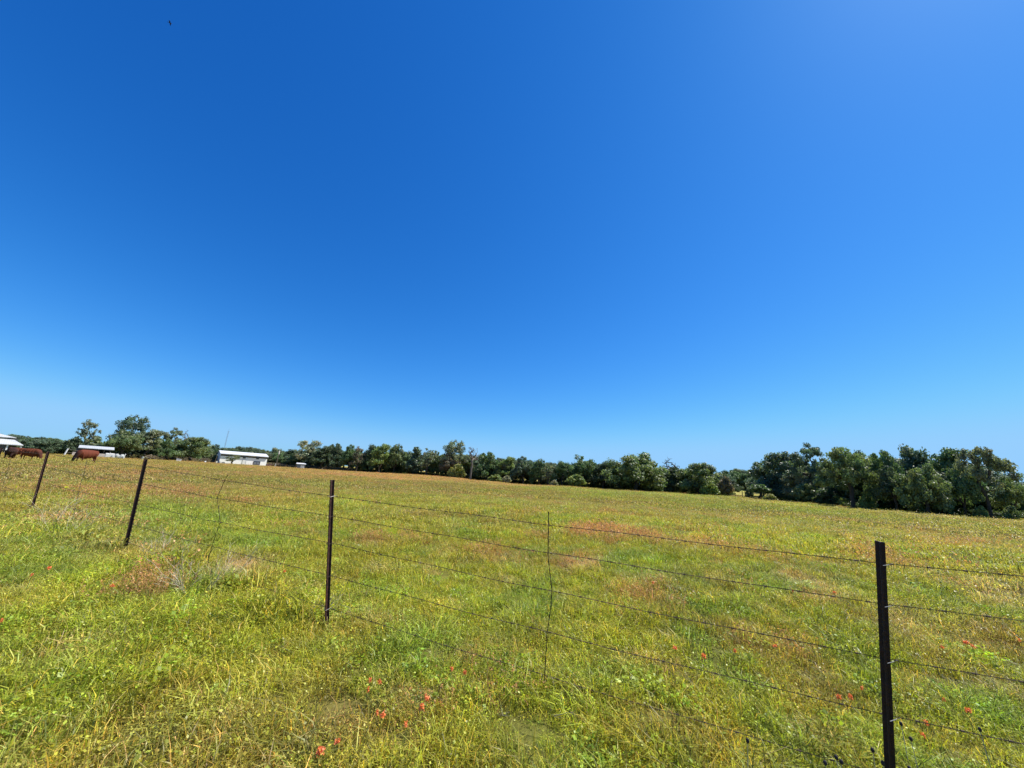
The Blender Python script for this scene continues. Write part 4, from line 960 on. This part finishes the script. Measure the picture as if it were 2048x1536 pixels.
def wood_post(h):
    def f(e): mb = MB(); mb.tube([(0, 0, -.1), (.05, .02, h)], [.13, .11], 8); mb.build('shaft', M['pole'], e)
    return f
for px, R, h, lab in ((1471, 138, 1.1, 'shortest wooden post at the left side of the clearing'), (1485, 140, 2.0, 'thick wooden post in the middle of the clearing'), (1490.5, 145, 2.4, 'taller thin wooden post beside the thick post in the clearing')):
    b = base_pt(px, R); e = MB(); e.tube([(0, 0, -.1), (.05, .02, h * .5), (.06, .03, h)], [.14 if h == 2.0 else .09, .12 if h == 2.0 else .08, .10 if h == 2.0 else .07], 8)
    o = e.build('wooden_post', M['pole']); o.location = tuple(b); tag(o, lab, 'post', 'wooden posts in the clearing')

# ------------------------------------------------------------------ small plants
M['petal'] = leafy('orange_red_bracts', None, trans=.3, fixed=(.78, .24, .085)); M['petal_y'] = leafy('yellow_petals', None, trans=.3, fixed=(.70, .68, .06)); M['stem'] = leafy('plant_stems', None, trans=.2, fixed=(.10, .14, .04))
M['dead'] = leafy('dead_stems', None, trans=.05, fixed=(.46, .40, .28), spec=.1, rough=.8); M['seed'] = basic('dark_seed_head', (.045, .035, .035), .8, 0, .4, 60)
def tonewhite(o):
    me = o.data; a = me.color_attributes.new('tone', 'FLOAT_COLOR', 'POINT'); a.data.foreach_set('color', np.ones(len(me.vertices) * 4, np.float32)); return o
def flower(seed, hh=.22, R0=.022, mat='petal'):
    r = np.random.default_rng(seed); e = empty('wildflower', (0, 0, 0)); mb = MB(); mb.tube([(0, 0, 0), (.01, 0, hh * .5), (.0, .01, hh)], [.0022, .002, .0018], 5)
    tonewhite(mb.build('stem', M['stem'], e)); n = 26; a = r.random(n) * 2 * PI; z = hh - .018 + .028 * r.random(n); k = R0 * (1.1 - .6 * (z - hh + .018) / .028)
    cen = np.stack([np.cos(a) * k * .7, np.sin(a) * k * .7, z], 1); V, Q, T_, C = bits(3, cen, R0 * .55, r, (1, 1, 1), .1); link('flower_head', mesh_np('flower_head', V, [Q], M[mat], C), e); return e
def copy_tree(o, parent=None):
    c = o.copy(); ROOT.objects.link(c); c.parent = parent
    for ch in list(o.children): copy_tree(ch, c)
    return c
FG = 'orange-red wildflowers scattered in the grass'
FL = [(1722, 1364, 'orange-red wildflower, upper of three just left of the nearest fence post'), (1678, 1386, 'orange-red wildflower, left one of the pair left of the nearest post'), (1700, 1387, 'orange-red wildflower, right one of the pair left of the nearest post'),
      (1887, 1396, 'orange wildflower nearest on the right of the nearest post, above the fourth wire'), (1937, 1422, 'orange wildflower far right of the nearest post, beside the bright green tuft'), (1850, 1434, 'orange wildflower low, right of the nearest post'), (1844, 1462, 'pale peach wildflower just above the fourth wire, right of the nearest post'),
      (1932, 1282, 'orange wildflower, left of a close pair under the second wire at the right'), (1946, 1291, 'orange wildflower, right of a close pair under the second wire at the right'), (1884, 1294, 'faint orange wildflower left of the close pair at the right edge side'), (2037, 1271, 'orange wildflower on the second wire at the right edge'),
      (1549, 1284, 'orange wildflower on the third wire left of the nearest post'), (1668, 1181, 'orange wildflower under the second wire in the pale patch left of the nearest post'), (1585, 1179, 'orange wildflower in the middle of the field under the second wire'),
      (1350, 1297, 'pink-orange wildflower below the third wire right of the wire stay'), (1306, 1162, 'pink-orange wildflower touching the second wire right of the wire stay'), (1470, 1296, 'orange wildflower below the third wire, midway between wire stay and nearest post'), (1407, 1309, 'faint orange wildflower below the third wire right of the wire stay'),
      (739, 1362, 'pink-orange wildflower, left one below the third fence post'), (759, 1366, 'pink-orange wildflower, right one below the third fence post'), (737, 1372, 'small drooping orange wildflower just under the pair below the third post'),
      (854, 1392, 'orange wildflower, top of a short column left of the wire stay foot'), (844, 1413, 'orange wildflower, bottom of a short column left of the wire stay foot'), (755, 1423, 'orange wildflower, upper of two near the bottom centre-left'), (765, 1432, 'orange wildflower, lower of two near the bottom centre-left'),
      (813, 1440, 'lone small orange wildflower near the bottom, left of the wire stay'), (675, 1478, 'brightest orange-red wildflower at the bottom, left of centre'), (641, 1502, 'faint orange wildflower closest to the bottom edge'),
      (903, 1342, 'tiny pink wildflower, left of two in front of the pale sticks'), (929, 1351, 'tiny pink wildflower, right of two in front of the pale sticks'), (3, 1242, 'orange-red wildflower cut by the left edge'), (570, 1140, 'peach wildflower left of the third fence post'), (96, 1142, 'orange wildflower at the left, upper of two'), (60, 1158, 'orange wildflower at the left, lower of two'), (222, 1181, 'peach wildflower at the left beside the reddish patch')]
protos = [flower(300 + i, .24 + .01 * i, .018 + .003 * (i % 3)) for i in range(5)]
for i, (px, py, lab) in enumerate(FL):
    c = protos[i] if i < 5 else copy_tree(protos[i % 5])
    d = ray(px, py); g0 = ground_hit(px, py); hh = .17; R = math.hypot(g0[0], g0[1]) * (HCAM - hh) / HCAM
    p = at(px, py, R); c.location = (p[0], p[1], tz(p[0], p[1])); s = (.45 + .35 * ((i * 37) % 10) / 10) * (1.0 if R < 6 else 1.3); c.scale = (s, s, .7); c.rotation_euler = (0, 0, i * 1.7); tag(c, lab, 'wildflower', FG)
yf = [(132, 974, 'bright yellow wildflower clump beyond the fence at the left'), (33, 974, 'small pale yellow wildflower at the far left beyond the fence')]
for i, (px, py, lab) in enumerate(yf):
    c = flower(400 + i, .5, .035 if i == 0 else .02, 'petal_y'); g0 = ground_hit(px, py); R = math.hypot(g0[0], g0[1]) * .72; p = at(px, py, R); c.location = (p[0], p[1], tz(p[0], p[1])); c.scale = (1, 1, (p[2] - c.location.z) / .5); tag(c, lab, 'wildflower')
# dark seed heads near the right-hand post
SH = [(1820, 1468), (1818, 1531), (1744, 1494), (1672, 1511), (1682, 1520), (1765, 1521), (1650, 1524), (1495, 1478), (1800, 1436), (1958, 1450)]
sproto = None
for i, (px, py) in enumerate(SH):
    if sproto is None:
        e = empty('seed_head', (0, 0, 0)); mb = MB(); mb.tube([(.03, 0, 0), (.01, 0, .12), (0, 0, .24)], [.0022, .002, .0016], 5); tonewhite(mb.build('stem', M['dead'], e)); mb = MB(); mb.ell((0, 0, .25), (.0085, .0085, .012)); mb.build('head', M['seed'], e, True); sproto = e; c = e
    else: c = copy_tree(sproto)
    g0 = ground_hit(px, py); R = math.hypot(g0[0], g0[1]) * (HCAM - .25) / HCAM; p = at(px, py, R); c.location = (p[0], p[1], tz(p[0], p[1])); c.rotation_euler = (0, 0, i * 2.1)
    tag(c, 'dark round seed head on a thin stem in the grass near the nearest post', 'seed head', 'dark seed heads near the nearest fence post')
# dead weeds
def dead_weed(px, py, h, n, label, spread=.5, seed=1, name='dead_weed'):
    r = random.Random(seed); b = ground_hit(px, py); mb = MB()
    def br(p, d, L, rr_, lv):
        pts = [p]; q = p
        for k in range(4): d = (d + Vector((r.uniform(-1, 1), r.uniform(-1, 1), r.uniform(-.4, .6))) * .22).normalized(); q = q + d * L / 4; pts.append(q)
        mb.tube(pts, [rr_, rr_ * .9, rr_ * .8, rr_ * .65, rr_ * .45], 4)
        if lv:
            for k in range(3):
                s = pts[r.randint(1, 4)]; nd = (d + Vector((r.uniform(-1, 1), r.uniform(-1, 1), r.uniform(-.3, .7))) * .9).normalized(); br(s, nd, L * r.uniform(.4, .65), rr_ * .6, lv - 1)
    for k in range(n):
        a = r.uniform(0, 2 * PI); br(Vector((math.cos(a) * .1 * spread, math.sin(a) * .1 * spread, -.02)), Vector((math.cos(a) * spread, math.sin(a) * spread, 1)).normalized(), h * r.uniform(.6, 1.0), .0028, 2)
    o = tonewhite(mb.build(name, M['dead'])); o.location = tuple(b); tag(o, label, 'dead weed'); return o
dead_weed(390, 1196, .42, 7, 'pale dead branching weed in the green tuft at the foot of the bent wire stay', .55, 1)
dead_weed(362, 1180, .32, 5, 'greyish dead weed left of the pale branching one by the bent wire stay', .8, 2)
dead_weed(98, 1062, .7, 5, 'dry dead weed leaning among grass right of the leftmost post', .6, 3)
dead_weed(642, 1238, .30, 4, 'pale dry stems around the foot of the third fence post', .35, 4)
dead_weed(957, 1378, .16, 4, 'flattened pale sticks in the grass left of the straight wire stay', 2.5, 5)
dead_weed(1078, 1390, .20, 4, 'pale dry twigs crossing at the foot of the straight wire stay', 1.8, 6)
dead_weed(1200, 1418, .18, 4, 'pale twigs over a dark hollow right of the straight wire stay', 2.0, 7)
dead_weed(2000, 1418, .2, 5, 'bent pale straw beside the bright green tuft at the right edge', 2.2, 8)
dead_weed(118, 1075, .6, 6, 'lower dry tangle of dead weeds between the leftmost post and its wire stay', .8, 13)
dead_weed(330, 1130, .4, 6, 'dry tangle of dead weeds just right of the second fence post foot', .8, 14)
dead_weed(440, 1165, .34, 6, 'tan dead weed right of the bent wire stay foot', .7, 15)
dead_weed(300, 1118, .35, 5, 'thin dry stems rising at the foot of the second fence post', .5, 16)
o = dead_weed(1520, 1028, .9, 5, 'single dark tall weed standing out in the middle of the pasture', .25, 9, 'tall_weed'); o.data.materials[0] = M['seed']; o.scale = (4, 4, 1.3); o['category'] = 'weed'

# ------------------------------------------------------------------ bird
bp = at(340, 46, 30.0); bird = empty('bird', tuple(bp), rad(30)); bird.scale = (.5, .5, .5); tag(bird, 'small black bird flying high in the upper left of the sky', 'bird')
mb = MB(); mb.tube([(-.17, 0, 0), (-.10, 0, .0), (0, 0, .0), (.10, 0, .01), (.15, 0, .02), (.19, 0, .02)], [.012, .03, .05, .04, .03, .006], 8); mb.add([(-.12, -.01, 0), (-.12, .01, 0), (-.26, .05, 0), (-.26, -.05, 0), (-.12, 0, .01)], [(0, 1, 2, 3), (0, 4, 1), (1, 4, 2), (2, 4, 3), (3, 4, 0)])
M['black'] = basic('black_feathers', (.012, .012, .014), .6); mb.build('body', M['black'], bird, True)
for s in (-1, 1):
    mb = MB(); P = [(.06, s * .03, .02), (-.08, s * .03, .02), (.04, s * .2, .10), (-.09, s * .19, .10), (-.02, s * .38, -.02), (-.06, s * .37, -.02)]; P2 = [(x, y, z + .008) for x, y, z in P]
    mb.add(P + P2, [(0, 1, 3, 2), (2, 3, 5, 4), (6, 8, 9, 7), (8, 10, 11, 9), (0, 2, 8, 6), (2, 4, 10, 8), (4, 5, 11, 10), (5, 3, 9, 11), (3, 1, 7, 9), (1, 0, 6, 7)]); mb.build('wing', M['black'], bird)

# ------------------------------------------------------------------ light, sky, camera
SUN_AZ, SUN_EL = rad(72), rad(57)
sl = bpy.data.lights.new('sun', 'SUN'); sl.energy = 5.0; sl.angle = rad(.5); sl.color = (1.0, .955, .87)
so = bpy.data.objects.new('sun', sl); ROOT.objects.link(so)
sd = Vector((math.sin(SUN_AZ) * math.cos(SUN_EL), math.cos(SUN_AZ) * math.cos(SUN_EL), math.sin(SUN_EL))); so.rotation_euler = sd.to_track_quat('Z', 'Y').to_euler(); so.location = sd * 50
w = bpy.data.worlds.new('World'); scene.world = w; w.use_nodes = True; nt = w.node_tree
bg = [n for n in nt.nodes if n.type == 'BACKGROUND'][0]; bg.inputs['Strength'].default_value = .12
sk = nt.nodes.new('ShaderNodeTexSky'); sk.sky_type = 'NISHITA'; sk.sun_disc = False; sk.sun_elevation = SUN_EL; sk.sun_rotation = SUN_AZ; sk.altitude = 300; sk.air_density = 1.0; sk.dust_density = .3; sk.ozone_density = 4.0
EXPO = .78; ST = .12; EG = 2 ** EXPO
bg.inputs['Strength'].default_value = ST
sep = nt.nodes.new('ShaderNodeSeparateColor'); com = nt.nodes.new('ShaderNodeCombineColor'); nt.links.new(sk.outputs[0], sep.inputs[0])
for ch, (k, gam) in enumerate(((1.50, 2.1), (1.06, 1.2), (1.32, .87))):
    m0 = nt.nodes.new('ShaderNodeMath'); m0.operation = 'MULTIPLY'; m0.inputs[1].default_value = .12
    p0 = nt.nodes.new('ShaderNodeMath'); p0.operation = 'POWER'; p0.inputs[1].default_value = gam
    m1 = nt.nodes.new('ShaderNodeMath'); m1.operation = 'MULTIPLY'; m1.inputs[1].default_value = k / ST / EG
    nt.links.new(sep.outputs[ch], m0.inputs[0]); nt.links.new(m0.outputs[0], p0.inputs[0]); nt.links.new(p0.outputs[0], m1.inputs[0]); src = m1.outputs[0]
    if True:
        sm_ = nt.nodes.new('ShaderNodeMath'); sm_.operation = 'SMOOTH_MIN'; sm_.inputs[1].default_value = (.31, .62, .99)[ch] / ST / EG; sm_.inputs[2].default_value = (.2, .16, .22)[ch] / ST / EG; nt.links.new(src, sm_.inputs[0]); src = sm_.outputs[0]
    nt.links.new(src, com.inputs[ch])
nt.links.new(com.outputs[0], bg.inputs[0])

cam = bpy.data.cameras.new('camera'); co = bpy.data.objects.new('camera', cam); ROOT.objects.link(co); scene.camera = co
cam.sensor_fit = 'HORIZONTAL'; cam.sensor_width = 36; cam.lens = FPX / 2048 * 36; cam.clip_start = .05; cam.clip_end = 6000
Mx = Matrix.Identity(4)
for i in range(3): Mx[i][0] = CX[i]; Mx[i][1] = CY[i]; Mx[i][2] = -_f[i]
Mx[2][3] = HCAM; co.matrix_world = Mx
scene.view_settings.view_transform = 'Standard'; scene.view_settings.look = 'None'; scene.view_settings.gamma = 1; scene.view_settings.exposure = EXPO
scene.cycles.max_bounces = 6; scene.cycles.diffuse_bounces = 3; scene.cycles.glossy_bounces = 2; scene.cycles.transmission_bounces = 4; scene.cycles.transparent_max_bounces = 4
scene.render.resolution_x = 1024; scene.render.resolution_y = 768
